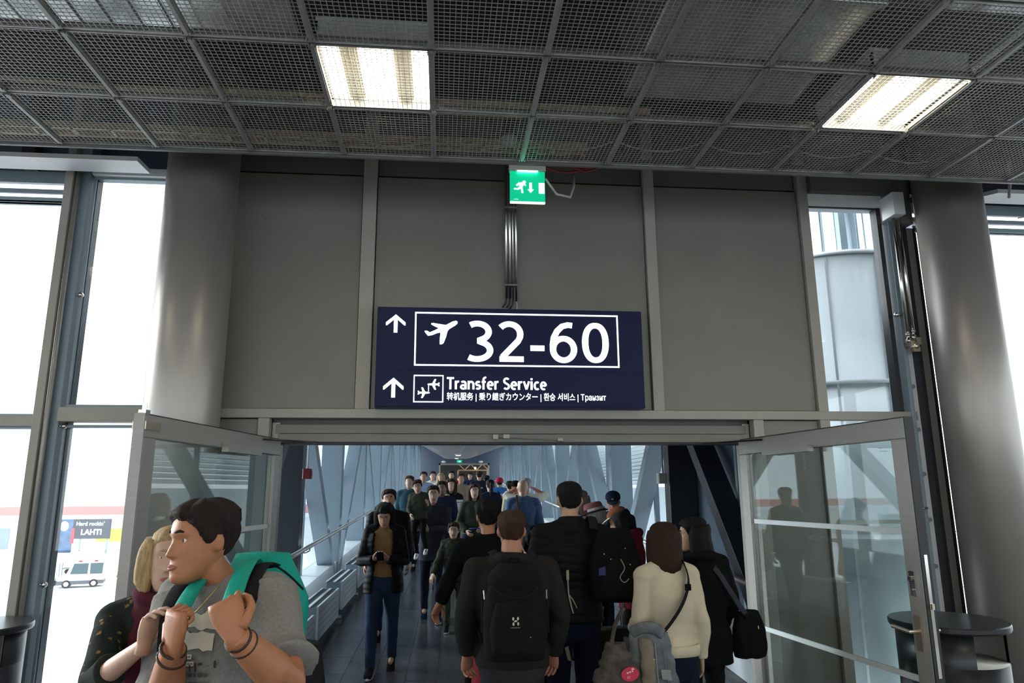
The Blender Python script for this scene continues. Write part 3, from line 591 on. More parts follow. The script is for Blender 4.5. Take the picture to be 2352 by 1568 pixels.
wood = mat('glowing_timber', (0.55, 0.38, 0.20, 1), 0.5, emit=(1.0, 0.6, 0.25, 1), estr=0.06)  # slight emission puts a warm lamp glow into the wood itself
for z in (1.55, 1.95): MB().box(-0.95, 1.0, -0.05, 0.05, z, z+0.07).build('chord', wood, tr)
for k in range(5):
    x = -0.9+k*0.38; a, b = (1.6, 1.97) if k % 2 else (1.97, 1.6)
    MB().tube([(x, 0, a), (x+0.38, 0, b)], 0.025, 4).build('diagonal', wood, tr)
for x in (-0.95, 0.95): MB().box(x-0.05, x+0.05, -0.05, 0.05, 0, 1.55).build('leg', wood, tr)
lt = bpy.data.lights.new('hall_lamp', 'POINT'); lt.energy = 22; lt.color = (1, 0.75, 0.45); lt.shadow_soft_size = 0.15; lo = bpy.data.objects.new('hall_lamp', lt); COL.objects.link(lo); lo.location = T(1.5, V+2.5, 1.85)
tag(MB().sphere(T(1.45, V+1.2, 1.72), 0.07, 8).build('globe_lamp', mat('warm_globe', (1, .9, .7, 1), emit=(1, 0.8, 0.45, 1), estr=5)), 'small warm lamp hanging before the far gantry', 'lamp')
e2 = empty('exit_sign', T(0.42, V-0.1, 2.06), label='small green exit sign above the far tunnel doorway', cat='sign')
MB().box(-0.16, 0.16, -0.03, 0.03, 0, 0.16).build('face', M['green'], e2); MB().box(-0.05, 0.07, -0.034, -0.03, 0.05, 0.11).build('symbol', M['exitw'], e2); MB().box(-0.17, 0.17, -0.02, 0.035, 0.16, 0.19).build('housing', M['alu'], e2)
for uu, lab in ((-0.55, 'left'), (1.75, 'right')):
    tag(MB().sphere(T(uu, V-0.2, 2.12), 0.1, 8, sc=(1.4, 1, .7)).build('loudspeaker', M['white'], None, True), 'pale speaker on the far end wall, %s of the small exit sign' % lab, 'loudspeaker')
# handrails
def handrail(u, sgn, posts, label):
    o = MB().tube([T(u, 0.3, 0.955), T(u, VL-0.2, 0.955)], 0.027, 14).build('handrail', mat('brushed_rail', (.72, .72, .71, 1), .3, .55, .03), None, True); tag(o, label, 'handrail')
    for v in posts[(1 if sgn < 0 else 1):]:
        MB().tube([T(u, v, 0.94), T(u, v, 0.90), T(u+sgn*0.05, v, 0.875), T(u+sgn*0.16, v, 0.885)], 0.008, 6).build('bracket', M['steel'], o, True)
handrail(-1.735, -1, POSTL, 'round steel handrail along the left wall of the tunnel'); handrail(2.66, 1, POSTR, 'round steel handrail along the right wall of the tunnel')
# radiators
for k in range(8):
    v0 = 0.72+1.66*k; zb = SL*(v0+0.8)
    o = empty('radiator', (-1.56+DR*v0, Y0+v0, zb), label='low white convector radiator by the left tunnel wall, number %s from the doorway' % ('first second third fourth fifth sixth seventh eighth'.split()[k]), cat='radiator', group='radiators along the left tunnel wall')
    o['label'] = ('nearest' if k == 0 else 'second nearest' if k == 1 else 'third nearest' if k == 2 else 'farthest' if k == 7 else '%s nearest' % 'fourth fifth sixth seventh'.split()[k-3])+' of the low white radiators by the left tunnel wall'
    MB().box(0.20, 0.225, 0, 1.56, 0.10, 0.45).build('front_panel', M['rad'], o, bevel=0.004); MB().box(0, 0.02, 0, 1.56, 0.10, 0.45).build('back_panel', M['rad'], o)
    for e in (0, 1.545): MB().box(0.02, 0.20, e, e+0.015, 0.12, 0.44).build('end_panel', M['steel'], o)
    gl = MB().box(0.095, 0.13, 0, 1.56, 0.435, 0.448)
    gl.build('centre_bar', M['rad'], o)
    gg = MB()
    for i in range(52): gg.box(0.02, 0.2, 0.01+0.03*i, 0.022+0.03*i, 0.425, 0.44)
    tag(gg.build('grille', M['grille'], o), kind='stuff')
    pg = MB()
    for z in (0.17, 0.24, 0.31, 0.38): pg.box(0.225, 0.2275, 0, 1.56, z, z+0.006)
    pg.build('groove', M['steel'], o)
    for y in (0.12, 1.42): MB().box(0.10, 0.13, y, y+0.03, 0.012, 0.10).box(0.06, 0.20, y-0.02, y+0.05, -0.02, 0.012).build('foot', M['rad'], o)
# alarm box, beige box and conduit
al = empty('alarm_box', T(-1.78, 3.62, 1.87), label='dark red fire alarm box on a conduit by the left tunnel wall', cat='alarm')
MB().cbox(-0.055, 0.055, -0.05, 0.05, -0.065, 0.065, 0.012).build('case', mat('alarm_red', (0.16, 0.012, 0.018, 1), 0.4), al); MB().box(0.055, 0.062, -0.03, 0.03, -0.035, 0.035).build('button_plate', mat('alarm_plate', (0.35, 0.05, 0.06, 1), 0.3), al)
MB().tube([(0, 0, 0.065), (0, 0, 1.1)], 0.012, 8).build('conduit', M['white'], al, True)
MB().sphere((0, 0, 0.08), 0.02, 6).build('gland', M['white'], al, True)
bx = empty('switch_box', T(2.70, 3.02, 1.80), label='beige box on the dark post at the right tunnel wall', cat='box')
MB().cbox(-0.055, 0.055, -0.05, 0.05, -0.06, 0.07, 0.012).build('case', mat('beige_plastic', (0.45, 0.42, 0.36, 1), 0.4), bx); MB().box(-0.03, 0.03, -0.053, -0.05, -0.03, 0.03).build('cover', mat('beige_plastic', (0.45, 0.42, 0.36, 1), 0.4), bx)
MB().tube([(0.02, 0, 0.07), (0.02, 0, 1.1)], 0.011, 8).build('conduit', M['steel'], bx, True)
# ================================================================ OUTSIDE
GZ = -6.0
tag(MB().box(-260, 260, -60, 320, GZ-0.5, GZ).build('ground', M['apron']), 'pale concrete apron below the windows', kind=S)
# silver drum beyond the right pane
dm = empty('round_tower', (4.72, 8.0, GZ), label='round silver clad stair tower outside the right glass pane', cat='tower')
MB().lathe([(1.0, 0), (1.0, 10.35)], (0, 0, 0), 64).build('cladding', M['drum'], dm, True)
for z in (4.6, 7.3, 8.9, 10.35): MB().lathe([(1.0, z-0.02), (1.018, z-0.02), (1.018, z+0.02), (1.0, z+0.02)], (0, 0, 0), 64).build('ring', M['clad'], dm, True)
for k in range(12): a = 2*PI*k/12; MB().box(-0.012, 0.012, -0.008, 0.012, 0, 10.3).build('seam', M['drum'], dm).matrix_parent_inverse = Matrix.Translation((1.0*math.cos(a), 1.0*math.sin(a), 0))@Matrix.Rotation(a+PI/2, 4, 'Z')
for k in range(10):
    a = 2*PI*k/10; MB().box(-0.04, 0.04, -0.04, 0.04, 10.37, 13.2).build('mast', M['steel'], dm).matrix_parent_inverse = Matrix.Translation((0.92*math.cos(a), 0.92*math.sin(a), 0))
for z in (11.6, 12.2, 13.1): MB().lathe([(0.90, z), (0.95, z), (0.95, z+0.05), (0.90, z+0.05)], (0, 0, 0), 40).build('hoop', M['steel'], dm, True)
gt = MB()
for k in range(30): gt.tube([(0.88*math.cos(2*PI*k/30), 0.88*math.sin(2*PI*k/30), 10.36), (0.88*math.cos(2*PI*k/30), 0.88*math.sin(2*PI*k/30), 12.2)], 0.012, 4)
tag(gt.build('railing_bars', M['steel'], dm), kind='stuff'); MB().prism([(-1.3, 11.4), (1.3, 13.0), (1.3, 13.15), (-1.3, 11.55)], -0.05, 0.05, 'y').build('stair_flight', M['steel'], dm)
# ribbed white hall outside right, raised and extended to shade the left tunnel wall
hb = empty('cargo_hall', (0, 0, GZ), label='white ribbed metal building outside the right tunnel wall', cat='building')
MB().box(6.3, 6.6, 10.2, 44, 0, 7.9).build('plinth_wall', M['clad'], hb)
for j in range(3):
    r = MB(); z = 8.0
    while z < 17.0: r.hexa([(6.3, 10.1+11.4*j, z), (6.6, 10.1+11.4*j, z), (6.6, 21.4+11.4*j, z), (6.3, 21.4+11.4*j, z), (6.22, 10.1+11.4*j, z+0.085), (6.6, 10.1+11.4*j, z+0.085), (6.6, 21.4+11.4*j, z+0.085), (6.22, 21.4+11.4*j, z+0.085)]); z += 0.12
    tag(r.build('ribbed_cladding', M['clad'], hb), kind='stuff')
MB().box(6.4, 14, 10.1, 44, 17.0, 17.2).build('roof', M['steel'], hb)
# far terminal, hoarding, vehicles on the apron (left)
def at(X, Y, Z=GZ): return (X, Y, Z)
tb = empty('terminal_building', (-62, 112, GZ), label='long pale terminal building with a red roof edge across the apron', cat='building')
MB().box(-110, 45, 0, 12, 0, 4.4).build('wall', M['clad'], tb); MB().box(-110, 45, -1, 12, 4.4, 5.0).build('canopy', M['white'], tb); MB().box(-110, 45, -0.4, 12, 5.0, 6.2).build('roof_band', mat('faded_red', (0.6, 0.22, 0.2, 1), 0.6), tb)
for k in range(12): MB().box(-60+8*k, -56+8*k, -0.15, 0, 0.3, 3.2).build('gate_door', M['steel'] if k % 3 else M['rad'], tb)
MB().box(12.0, 15.5, -0.2, 0, 1.2, 3.0).build('yellow_panel', mat('yellow_panel', (0.7, 0.5, 0.05, 1), 0.5), tb)
hb = empty('billboard', (-49.6, 105, GZ), label='dark advertising board with white lettering across the apron', cat='billboard')
MB().box(-0.5, 4.4, 0, 0.2, 2.0, 4.6).build('board', mat('board_black', (0.02, 0.022, 0.04, 1), 0.5), hb); MB().box(-3.6, -0.5, 0, 0.2, 0.2, 4.6).build('picture_board', mat('board_blue', (0.06, 0.12, 0.25, 1), 0.5, 0, 0.6, 1.2), hb); MB().box(-0.62, -0.2, -0.05, 0, 1.4, 3.4).build('red_strip', mat('board_red', (0.6, 0.03, 0.06, 1), 0.5), hb)
MB().prism([(-1.6+0.55*math.cos(a), 3.7+0.65*math.sin(a)) for a in np.linspace(0, 2*PI, 17)[:-1]], -0.03, 0, 'y').build('white_spot', M['white'], hb)
for x in (-3, 0.5, 4): MB().box(x, x+0.15, 0.05, 0.2, 0, 2.2).build('leg', M['steel'], hb)
textmesh('lettering', "Hard rockin'", 0.72, M['white'], hb, (-0.1, -0.03, 3.75), off=0.02); textmesh('lettering', 'LAHTI', 1.0, M['white'], hb, (0.6, -0.03, 2.55), off=0.04)
wm = mat('white_vehicle', (0.75, 0.76, 0.78, 1), 0.35); gm = mat('grey_bumper', (0.13, 0.14, 0.16, 1), 0.5); tg = mat('vehicle_glass', (0.10, 0.15, 0.17, 1), 0.15); ty = mat('tyre', (0.03, 0.03, 0.03, 1), 0.8)
def tractor(X, Y, rz, label):
    o = empty('tow_tractor', (X, Y, GZ), rz, label=label, cat='vehicle')
    MB().prism([(-1.75, 0.55), (1.75, 0.55), (1.75, 1.1), (-1.0, 1.15), (-1.7, 0.95)], -0.75, 0.75, 'y').build('body', wm, o, bevel=0.05); MB().box(-1.8, 1.75, -0.78, 0.78, 0.28, 0.58).build('skirt', gm, o, bevel=0.03)
    MB().prism([(-1.1, 1.12), (1.7, 1.12), (1.6, 2.0), (-0.65, 2.0)], -0.72, 0.72, 'y').build('glasshouse', tg, o); MB().box(-0.75, 1.7, -0.74, 0.74, 2.0, 2.1).build('roof', wm, o, bevel=0.03)
    for x in (-0.95, 0.55, 1.68): MB().prism([(x-0.08 if x > -0.9 else x-0.2, 1.1), (x+0.1, 1.1), (x+0.08 if x > -0.9 else x+0.35, 2.02), (x-0.06 if x > -0.9 else x+0.2, 2.02)], -0.74, 0.74, 'y').build('pillar', wm, o)
    for x in (-1.05, 1.0):
        for y in (-0.66, 0.66):
            w = MB().tube([(x, y-0.12, 0.33), (x, y+0.12, 0.33)], 0.33, 20).build('wheel', ty, o); MB().tube([(x, y-0.13, 0.33), (x, y+0.13, 0.33)], 0.19, 16).build('hub', M['white'], w)
    for y in (-0.5, 0.5): MB().box(-1.83, -1.78, y-0.15, y+0.15, 0.62, 0.78).build('headlight', M['white'], o)
    MB().box(-1.84, -1.79, -0.25, 0.25, 0.32, 0.44).build('number_plate', M['white'], o)
    for x in (-0.3, 0.9): MB().box(x, x+0.25, -0.5, -0.3, 2.1, 2.22).build('beacon', mat('beacon_red', (0.6, 0.05, 0.03, 1), 0.4), o)
tractor(-31.2, 68, math.radians(18), 'small white tow tractor with dark windows on the apron')
def dolly(X, Y, rz, label, box=True):
    o = empty('baggage_cart', (X, Y, GZ), rz, label=label, cat='cart', group='baggage carts on the apron')
    MB().box(-1.4, 1.4, -0.75, 0.75, 0.45, 0.6).build('deck', M['gal'], o)
    for x in (-1.0, 1.0):
        for y in (-0.6, 0.6): MB().tube([(x, y-0.08, 0.22), (x, y+0.08, 0.22)], 0.22, 14).build('wheel', ty, o)
    if box: MB().prism([(-1.3, 0.6), (1.3, 0.6), (1.3, 1.7), (0.9, 2.1), (-0.9, 2.1), (-1.3, 1.7)], -0.7, 0.7, 'y').build('container', M['white'], o, bevel=0.03); MB().box(-0.6, 0.6, -0.72, -0.7, 1.0, 1.5).build('container_door', M['rad'], o)
    else:
        for x in (-1.35, 0, 1.35):
            for y in (-0.7, 0.7): MB().box(x-0.03, x+0.03, y-0.03, y+0.03, 0.6, 1.9).build('stake', M['gal'], o)
        MB().box(-1.4, 1.4, -0.75, 0.75, 1.9, 1.98).build('canopy', M['rad'], o)
for i, (X, Y, rz, bx_, lab) in enumerate(((-28.5, 72, 0.4, True, 'white container cart behind the tow tractor'), (-35.0, 69, 0.3, False, 'open baggage cart left of the tow tractor'), (-25.0, 44, 0.9, True, 'nearest white container cart below the left window'), (-26.5, 49.5, 0.9, False, 'open cart just behind the nearest container cart'), (-39.0, 66, 0.2, True, 'white container cart beyond the left post, farther left'), (-37.0, 80, 0.2, True, 'white container cart between tractor and billboard'))):
    dolly(X, Y, rz, lab, bx_)
# neighbouring glass boarding bridge seen left
# ================================================================ PEOPLE: builders
TMP = bpy.data.scenes.new('bake')
def bake(mb, voxel, name, mats, smooth=3, fac=0.5, disp=None):
    me = bpy.data.meshes.new('t'); me.from_pydata(mb.v, [], mb.f); me.update()
    o = bpy.data.objects.new('t', me); TMP.collection.objects.link(o)
    r = o.modifiers.new('r', 'REMESH'); r.mode = 'VOXEL'; r.voxel_size = voxel; r.use_smooth_shade = True
    if smooth: sm = o.modifiers.new('s', 'SMOOTH'); sm.factor = fac; sm.iterations = smooth
    with bpy.context.temp_override(scene=TMP, view_layer=TMP.view_layers[0]): dg = bpy.context.evaluated_depsgraph_get(); dg.update()
    out = bpy.data.meshes.new_from_object(o.evaluated_get(dg)); bpy.data.objects.remove(o); bpy.data.meshes.remove(me)
    out.name = name; out.materials.clear()
    for m in (mats if isinstance(mats, (list, tuple)) else [mats]): out.materials.append(m)
    if disp is not None and len(out.vertices):
        n = len(out.vertices); P = np.empty(n*3); out.vertices.foreach_get('co', P); P = P.reshape(-1, 3)
        N_ = np.empty(n*3); out.vertices.foreach_get('normal', N_); N_ = N_.reshape(-1, 3)
        P = P+N_*disp(P)[:, None]; out.vertices.foreach_set('co', P.ravel()); out.update()
    out.polygons.foreach_set('use_smooth', [True]*len(out.polygons))
    return out
def folds(seed, amp=0.006, freq=22.0):
    r = np.random.RandomState(seed); K = r.normal(size=(7, 3))*freq*np.array([0.8, 0.8, 1.0]); ph = r.uniform(0, 6.28, 7)
    def f(P):
        w = P+0.03*np.sin(P[:, [1, 2, 0]]*9+ph[0])
        d = sum(np.sin(w@K[i]+ph[i]) for i in range(7))/7
        return amp*(1.6*d-0.5*np.abs(d))
    return f
def puffer(seed, amp=0.008, pitch=0.055):
    g = folds(seed, amp*0.5, 30)
    return lambda P: amp*(np.abs(np.sin(P[:, 2]*PI/pitch+0.6*np.sin(P[:, 0]*5)))**0.6-0.6)+g(P)
def ell(c, rx, ry, n=20, p=2.3, z=None, tilt=0.0):
    o = []
    for k in range(n):
        t = 2*PI*k/n; ct, st = math.cos(t), math.sin(t)
        x = rx*math.copysign(abs(ct)**(2/p), ct); y = ry*math.copysign(abs(st)**(2/p), st)
        o.append(Vector((c[0]+x, c[1]+y, c[2]+tilt*y)))
    return o
# --- head: z, half width, front, back
HT = np.array([(-.120, .018, .070, .030), (-.112, .034, .086, .012), (-.095, .047, .092, -.02), (-.07, .058, .091, -.05), (-.04, .066, .089, -.07), (0, .072, .088, -.09), (.03, .075, .090, -.100), (.06, .0745, .085, -.102), (.085, .067, .070, -.092), (.105, .048, .044, -.066), (.117, .022, .012, -.034), (.120, .004, -.006, -.014)])
def headdim(z): return [float(np.interp(z, HT[:, 0], HT[:, i])) for i in (1, 2, 3)]
def headpt(z, a, off=0.0, face=True):
    hw, f, b = headdim(z); c, s_ = math.cos(a), math.sin(a)
    mid, hf = (f+b)/2, (f-b)/2
    x = (hw+off)*math.copysign(abs(c)**0.92, c); y = mid+(hf+off)*math.copysign(abs(s_)**0.92, s_)
    if face and s_ > 0:
        g = lambda x0, z0, sx, sz: math.exp(-((x-x0)/sx)**2-((z-z0)/sz)**2)
        nz = max(0, min(1, (0.018-z)/0.05)) if z > -0.034 else max(0, 1-(-0.034-z)/0.010)
        y += 0.026*nz*math.exp(-(x/(0.008+0.008*nz))**2)
        y += -0.011*(g(0.031, 0.010, 0.017, 0.012)+g(-0.031, 0.010, 0.017, 0.012))+0.005*math.exp(-((z-0.032)/0.010)**2)*math.exp(-(x/0.05)**2)
        y += 0.006*g(0, -0.060, 0.022, 0.006)+0.006*g(0, -0.073, 0.020, 0.006)-0.004*g(0, -0.0665, 0.022, 0.003)+0.006*g(0, -0.103, 0.02, 0.012)+0.003*(g(0.045, -0.02, 0.02, 0.02)+g(-0.045, -0.02, 0.02, 0.02))
    return (x, y, z)
ZH = list(np.concatenate([[-.120, -.117, -.112], np.linspace(-.105, .100, 44), [.106, .112, .116, .119]]))
def head_mb(mb, X, n=64):
    rings = [[X@Vector(headpt(z, 2*PI*k/n)) for k in range(n)] for z in ZH]; mb.loft(rings)
    for sgn in (-1, 1):
        E = MB().sphere((0, 0, 0), 1, 8); R_ = Matrix.Rotation(sgn*0.35, 3, 'Z')
        mb.add([X@(R_@Vector((v[0]*0.011, v[1]*0.019, v[2]*0.031))+Vector((sgn*0.077, -0.012, -0.002+0.0)))for v in E.v], E.f)
def hairline(a):      # height of the hair's edge at azimuth a (pi/2 = front)
    d = abs((a-PI/2+PI) % (2*PI)-PI)      # 0 front .. pi back
    return float(np.interp(d, [0, 0.55, 0.95, 1.25, 1.5, 1.75, 2.2, PI], [.070, .066, .045, .0, -.015, .012, -.045, -.062]))
def hair_mb(X, style, thick, seed, s=1.0, length=0.2):
    mb = MB(); n = 56; r = random.Random(seed); ph = [r.uniform(0, 6.28) for _ in range(6)]
    zs = [z for z in np.linspace(-.10, .118, 34)]+[.1195]
    rings = []
    for z in zs:
        ring = []
        for k in range(n):
            a = 2*PI*k/n; m = max(0, min(1, (z-hairline(a))/0.034+0.42)); m = m*m*(3-2*m)
            lk = min(1.3, thick/.022); lump = lk*(0.0045*math.sin(9*a+20*z+ph[0])+0.003*math.sin(23*a-35*z+ph[1])+0.004*math.sin(5*a+60*z+ph[2]))
            top = max(0, min(1, (z-0.02)/0.08))
            off = (thick*(0.45+0.55*top)+lump)*m-0.012*(1-m)
            p = Vector(headpt(z, a, off, False)); p.z += thick*0.55*max(0, (z-0.06)/0.06)*m
            ring.append(X@p)
        rings.append(ring)
    mb.loft(rings)
    if style in ('bob', 'long', 'pony', 'bun'):
        if style in ('bob', 'long'):
            op = 1.0 if style == 'bob' else 1.28; N_ = 40; cols = []
            bot = -length
            for k in range(N_+1):
                a = PI/2+op+(2*PI-2*op)*k/N_; w = 0.012*math.sin(11*a+ph[3])+0.006*math.sin(29*a+ph[4]); edge = min(1, min(k, N_-k)/3.0)
                back = 0.5-0.5*math.cos(2*PI*k/N_); out, inn = [], []
                for i in range(9):
                    z = 0.07+(bot+w*0.6-0.07)*i/8; zz = max(z, -0.06); t = max(0, (-0.03-z)/0.2)
                    o = 0.020+thick*0.6+0.016*math.sin(min(1, i/8)*PI)+0.5*w*i/8 - 0.012*(i == 8)
                    hp = Vector(headpt(max(zz, -0.02), a, o*edge+0.004, False)); hp.z = z; hp.y -= 0.012*t*back
                    ip = Vector(headpt(max(zz, -0.02), a, -0.012, False)); ip.z = z
                    out.append(X@hp); inn.append(X@ip)
                cols.append(out+inn[::-1])
            mb.loft(cols)
        elif style == 'pony':
            mb.tube([X@Vector(p) for p in ((0, -0.10, 0.045), (0, -0.135, 0.05), (0.0, -0.15, 0.0), (0.004, -0.14, -0.10), (0.0, -0.125, -0.2), (0.004, -0.11, -length-0.1))], [0.02, 0.03, 0.036, 0.036, 0.028, 0.008], 14)
        else: mb.sphere(X@Vector((0, -0.12, 0.06)), 0.045, 8)
    return mb
def hand_mb(mb, W, d, nrm, t, s=1.0, curl=0.35, spread=0.0, tcurl=0.5, fist=False):
    d = d.normalized(); nrm = (nrm-d*nrm.dot(d)).normalized(); t = (t-d*t.dot(d)-nrm*t.dot(nrm)).normalized()
    rings = []
    for a, w, h in ((-0.03, .026, .020), (0.0, .027, .018), (.02, .034, .017), (.05, .042, .016), (.08, .043, .0145), (.095, .040, .011)):
        c = W+d*(a*s); ring = []
        for k in range(14):
            u = 2*PI*k/14; cx = math.copysign(abs(math.cos(u))**0.75, math.cos(u)); sx = math.copysign(abs(math.sin(u))**0.8, math.sin(u))
            ring.append(c+t*(cx*w*s)+nrm*(sx*h*s))
        rings.append(ring)
    mb.loft(rings)
    for i, (o, L, r) in enumerate(((.031, .072, .0088), (.0105, .080, .009), (-.0105, .074, .0086), (-.030, .058, .0075))):
        p = W+d*(.085*s)+t*(o*s)-nrm*(0.002*s); pts = [p-d*(0.02*s), p]; th = 0; dirv = d
        for q, fr in enumerate((0.46, 0.30, 0.24)):
            th += curl*(1.0 if q == 0 else 1.15 if q == 1 else 0.8)*(1+0.08*i)
            dirv = d*math.cos(th)+nrm*math.sin(th)+t*(spread*(1.5-i)*0.25)
            q0 = pts[-1]; pts.append(q0+dirv*(L*fr*0.5*s)); pts.append(q0+dirv*(L*fr*s))
        rr = [r*s*1.02, r*s*1.06, r*s, r*s*1.05, r*s*.95, r*s*.98, r*s*.88, r*s*.8]
        pts.append(pts[-1]+dirv*(0.004*s)); rr.append(r*s*0.45); mb.tube(pts, rr, 10)
    p = W+d*(.022*s)+t*(.030*s); a1 = (d*0.72+t*0.66+nrm*0.30).normalized(); a2 = (d*0.92+t*(0.30-0.5*tcurl)+nrm*(0.25+0.5*tcurl)).normalized(); a3 = (d*0.9+t*(0.1-0.8*tcurl)+nrm*(0.2+0.6*tcurl)).normalized()
    pts = [p-a1*0.015*s, p, p+a1*0.04*s, p+a1*0.042*s+a2*0.016*s, p+a1*0.042*s+a2*0.032*s, p+a1*0.042*s+a2*0.032*s+a3*0.022*s, p+a1*0.042*s+a2*0.032*s+a3*0.027*s]
    mb.tube(pts, [.015*s, .0155*s, .0120*s, .0115*s, .0110*s, .0085*s, .004*s], 10)
def colmat(name, c, rough=0.92, bump=0.25, bs=180, var=0.08, sc=14, spec=0.07, sheen=0.0, stretch=(1, 1, 1)): return mat(name, (c[0], c[1], c[2], 1), rough, 0, var, sc, bump, bs, None, 0, stretch, spec, sheen)
SKIN = dict(tan=colmat('skin_tanned', (.38, .155, .075), .48, .12, 260, .06, 25, .4), pale=colmat('skin_pale', (.52, .32, .235), .5, .1, 260, .05, 25, .4), ruddy=colmat('skin_ruddy', (.43, .19, .115), .5, .1, 260, .06, 25, .4), warm=colmat('skin_warm', (.48, .28, .18), .5, .1, 260, .05, 25, .4), dark=colmat('skin_brown', (.20, .10, .06), .5, .1, 260, .05, 25, .4))
HAIR = {k: colmat('hair_'+k, v, .62, .7, 60, .3, 30, .16, 0, (6, 6, .7)) for k, v in dict(black=(.008, .007, .007), darkbrown=(.022, .013, .011), brown=(.05, .024, .013), auburn=(.035, .016, .009), blond=(.42, .29, .14), grey=(.33, .32, .31), ash=(.28, .2, .17)).items()}
LIPS = colmat('lips', (.36, .13, .11), .4, 0); EYEW = mat('eye_white', (.7, .68, .65, 1), .2, 0, 0); IRIS = mat('iris_brown', (.03, .018, .01, 1), .15, 0, 0)
TROW = dict(m=1.0, f=0.92, c=0.9)
def fig(label, x, y, h, face, sex='m', z0=0.0, lean=0.0, side=0.0, headoff=(0, 0, 0), armw=1.0, head=(0, 0, 0), arms=None, legs=None, walk=0.0, skin='warm', hair=('short', 'black', .018), top=None, inner=None, bottom=('jeans', None), shoes=None, vox=0.010, wide=1.0, shoulder=1.0, raise_=0.0, hands=None, hat=None, eyes=False, seed=1, world=False, group=None, sole=False, extra=None, hidehands=False, neck=1.0):
    s = h/1.75
    root = empty('person', (x, y, z0), math.radians(face), label=label, cat='person', group=group)
    rot = Matrix.Rotation(math.radians(face), 3, 'Z'); inv = rot.transposed()
    def loc(p): return (inv@(Vector(p)-Vector((x, y, z0))))/s
    arms = arms or {}; legs = legs or {}; hands = hands or {}
    sw = (0.178 if sex == 'm' else 0.155 if sex == 'f' else 0.15)*shoulder*(1+0.5*(wide-1))
    LM = Matrix.Rotation(side, 3, 'Y')@Matrix.Rotation(-lean, 3, 'X')
    def Ln(p): v = Vector(p)-Vector((0, 0, .95)); return LM@v+Vector((0, 0, .95))
    SH = {q: Ln((sg*sw, -0.01, 1.415+raise_)) for q, sg in (('R', 1), ('L', -1))}
    EL, WR = {}, {}
    for q, sg in (('R', 1), ('L', -1)):
        if q in arms:
            e, w = arms[q]; EL[q], WR[q] = (loc(e), loc(w)) if world else (Vector(e), Vector(w))
        else:
            EL[q] = Ln((sg*(sw+0.055), -0.04-0.30*walk*sg, 1.13)); WR[q] = EL[q]+Vector((sg*0.012, 0.075-0.25*walk*sg, -0.235))
    KN, AN = {}, {}
    for q, sg in (('R', 1), ('L', -1)):
        w = walk*sg
        if q in legs: KN[q], AN[q] = Vector(legs[q][0]), Vector(legs[q][1])
        else: AN[q] = Vector((sg*0.095, w, 0.085+(0.05 if w < -0.02 else 0))); KN[q] = Vector((sg*0.10, w*0.45+0.03+abs(w)*0.12, 0.50))
    HP = {q: Vector((sg*0.088, 0, .90)) for q, sg in (('R', 1), ('L', -1))}
    NK = Ln((0, -0.015, 1.475+raise_*0.3)); HO = Vector(headoff); HB = Ln((0, 0.005, 1.565))+HO
    hy, hp, hr = head
    HR = LM@(Matrix.Rotation(hy, 3, 'Z')@Matrix.Rotation(-hp, 3, 'X')@Matrix.Rotation(hr, 3, 'Y')) if True else None
    HC = Ln((0, -0.005, 1.53))+HO+HR@Vector((0, 0.025, 0.105))
    hs = 1.0 if sex == 'm' else 0.965 if sex == 'f' else 1.0
    if sex == 'c': hs = 1.0+max(0, (1.5-h))*0.55
    HX = Matrix.Translation(HC)@HR.to_4x4()@Matrix.Diagonal((hs, hs, hs, 1))
    X4 = lambda: HX
    fem = sex == 'f'
    TR = [(.83, .150, .108), (.90, .163+.008*fem, .116), (.97, .160, .112), (1.05, .146-.012*fem, .104), (1.13, .148-.010*fem, .104), (1.22, .160-.008*fem, .112), (1.30, .168-.014*fem, .117+.008*fem), (1.37, .168-.018*fem, .108), (1.425, .150-.02*fem, .088), (1.46, .105, .070), (1.49, .062, .058)]
    TR = [(z, rx*wide*(shoulder if z > 1.2 else 1), ry*(0.5+0.5*wide)) for z, rx, ry in TR]
    def torso(mb, off, z0_=0.80, z1_=1.5, hem=0.0):
        rings = []
        for z, rx, ry in TR:
            if z < z0_ or z > z1_: continue
            e = off+hem*max(0, (1.1-z)); rings.append([Ln(p) for p in ell((0, -0.005 if z < 1.2 else -0.012, z+(raise_*0.4 if z > 1.35 else 0)), rx+e, ry+e, 22, 2.4)])
        if z0_ < TR[0][0]:
            rx, ry = TR[0][1], TR[0][2]; rings.insert(0, ell((0, -.005, z0_), rx+off+hem*0.3, ry+off+hem*0.3, 22, 2.4))
        mb.loft(rings)
        for q, sg in (('R', 1), ('L', -1)):      # trapezius / shoulder caps
            mb.tube([Ln((sg*0.02, -0.015, 1.462+raise_*0.3)), Ln((sg*0.10, -0.015, 1.435+raise_*0.7)), SH[q]], [.052+off, .056+off, .060*(0.92 if fem else 1)+off], 12); mb.sphere(SH[q], .060*(0.92 if fem else 1)+off, 8)
    am = 0.88 if fem else 1.0; am *= (0.6+0.4*wide)*armw
    def arm(mb, q, off, frac=1.0, flare=0.0):
        a, b, c = SH[q], EL[q], WR[q]
        pts = [a, a.lerp(b, .35), a.lerp(b, .7), b, b.lerp(c, .3), b.lerp(c, .65), c]; r = [.056, .052, .046, .041, .043, .036, .027]
        if frac < 1:
            tot = (b-a).length+(c-b).length; acc = 0; P2, R2 = [pts[0]], [r[0]]
            for i in range(1, 7):
                l = (pts[i]-pts[i-1]).length
                if acc+l > frac*tot:
                    f_ = (frac*tot-acc)/l; P2.append(pts[i-1].lerp(pts[i], f_)); R2.append(r[i-1]+(r[i]-r[i-1])*f_+flare); break
                acc += l; P2.append(pts[i]); R2.append(r[i])
            pts, r = P2, R2
        mb.tube(pts, [v*am+off for v in r], 14)
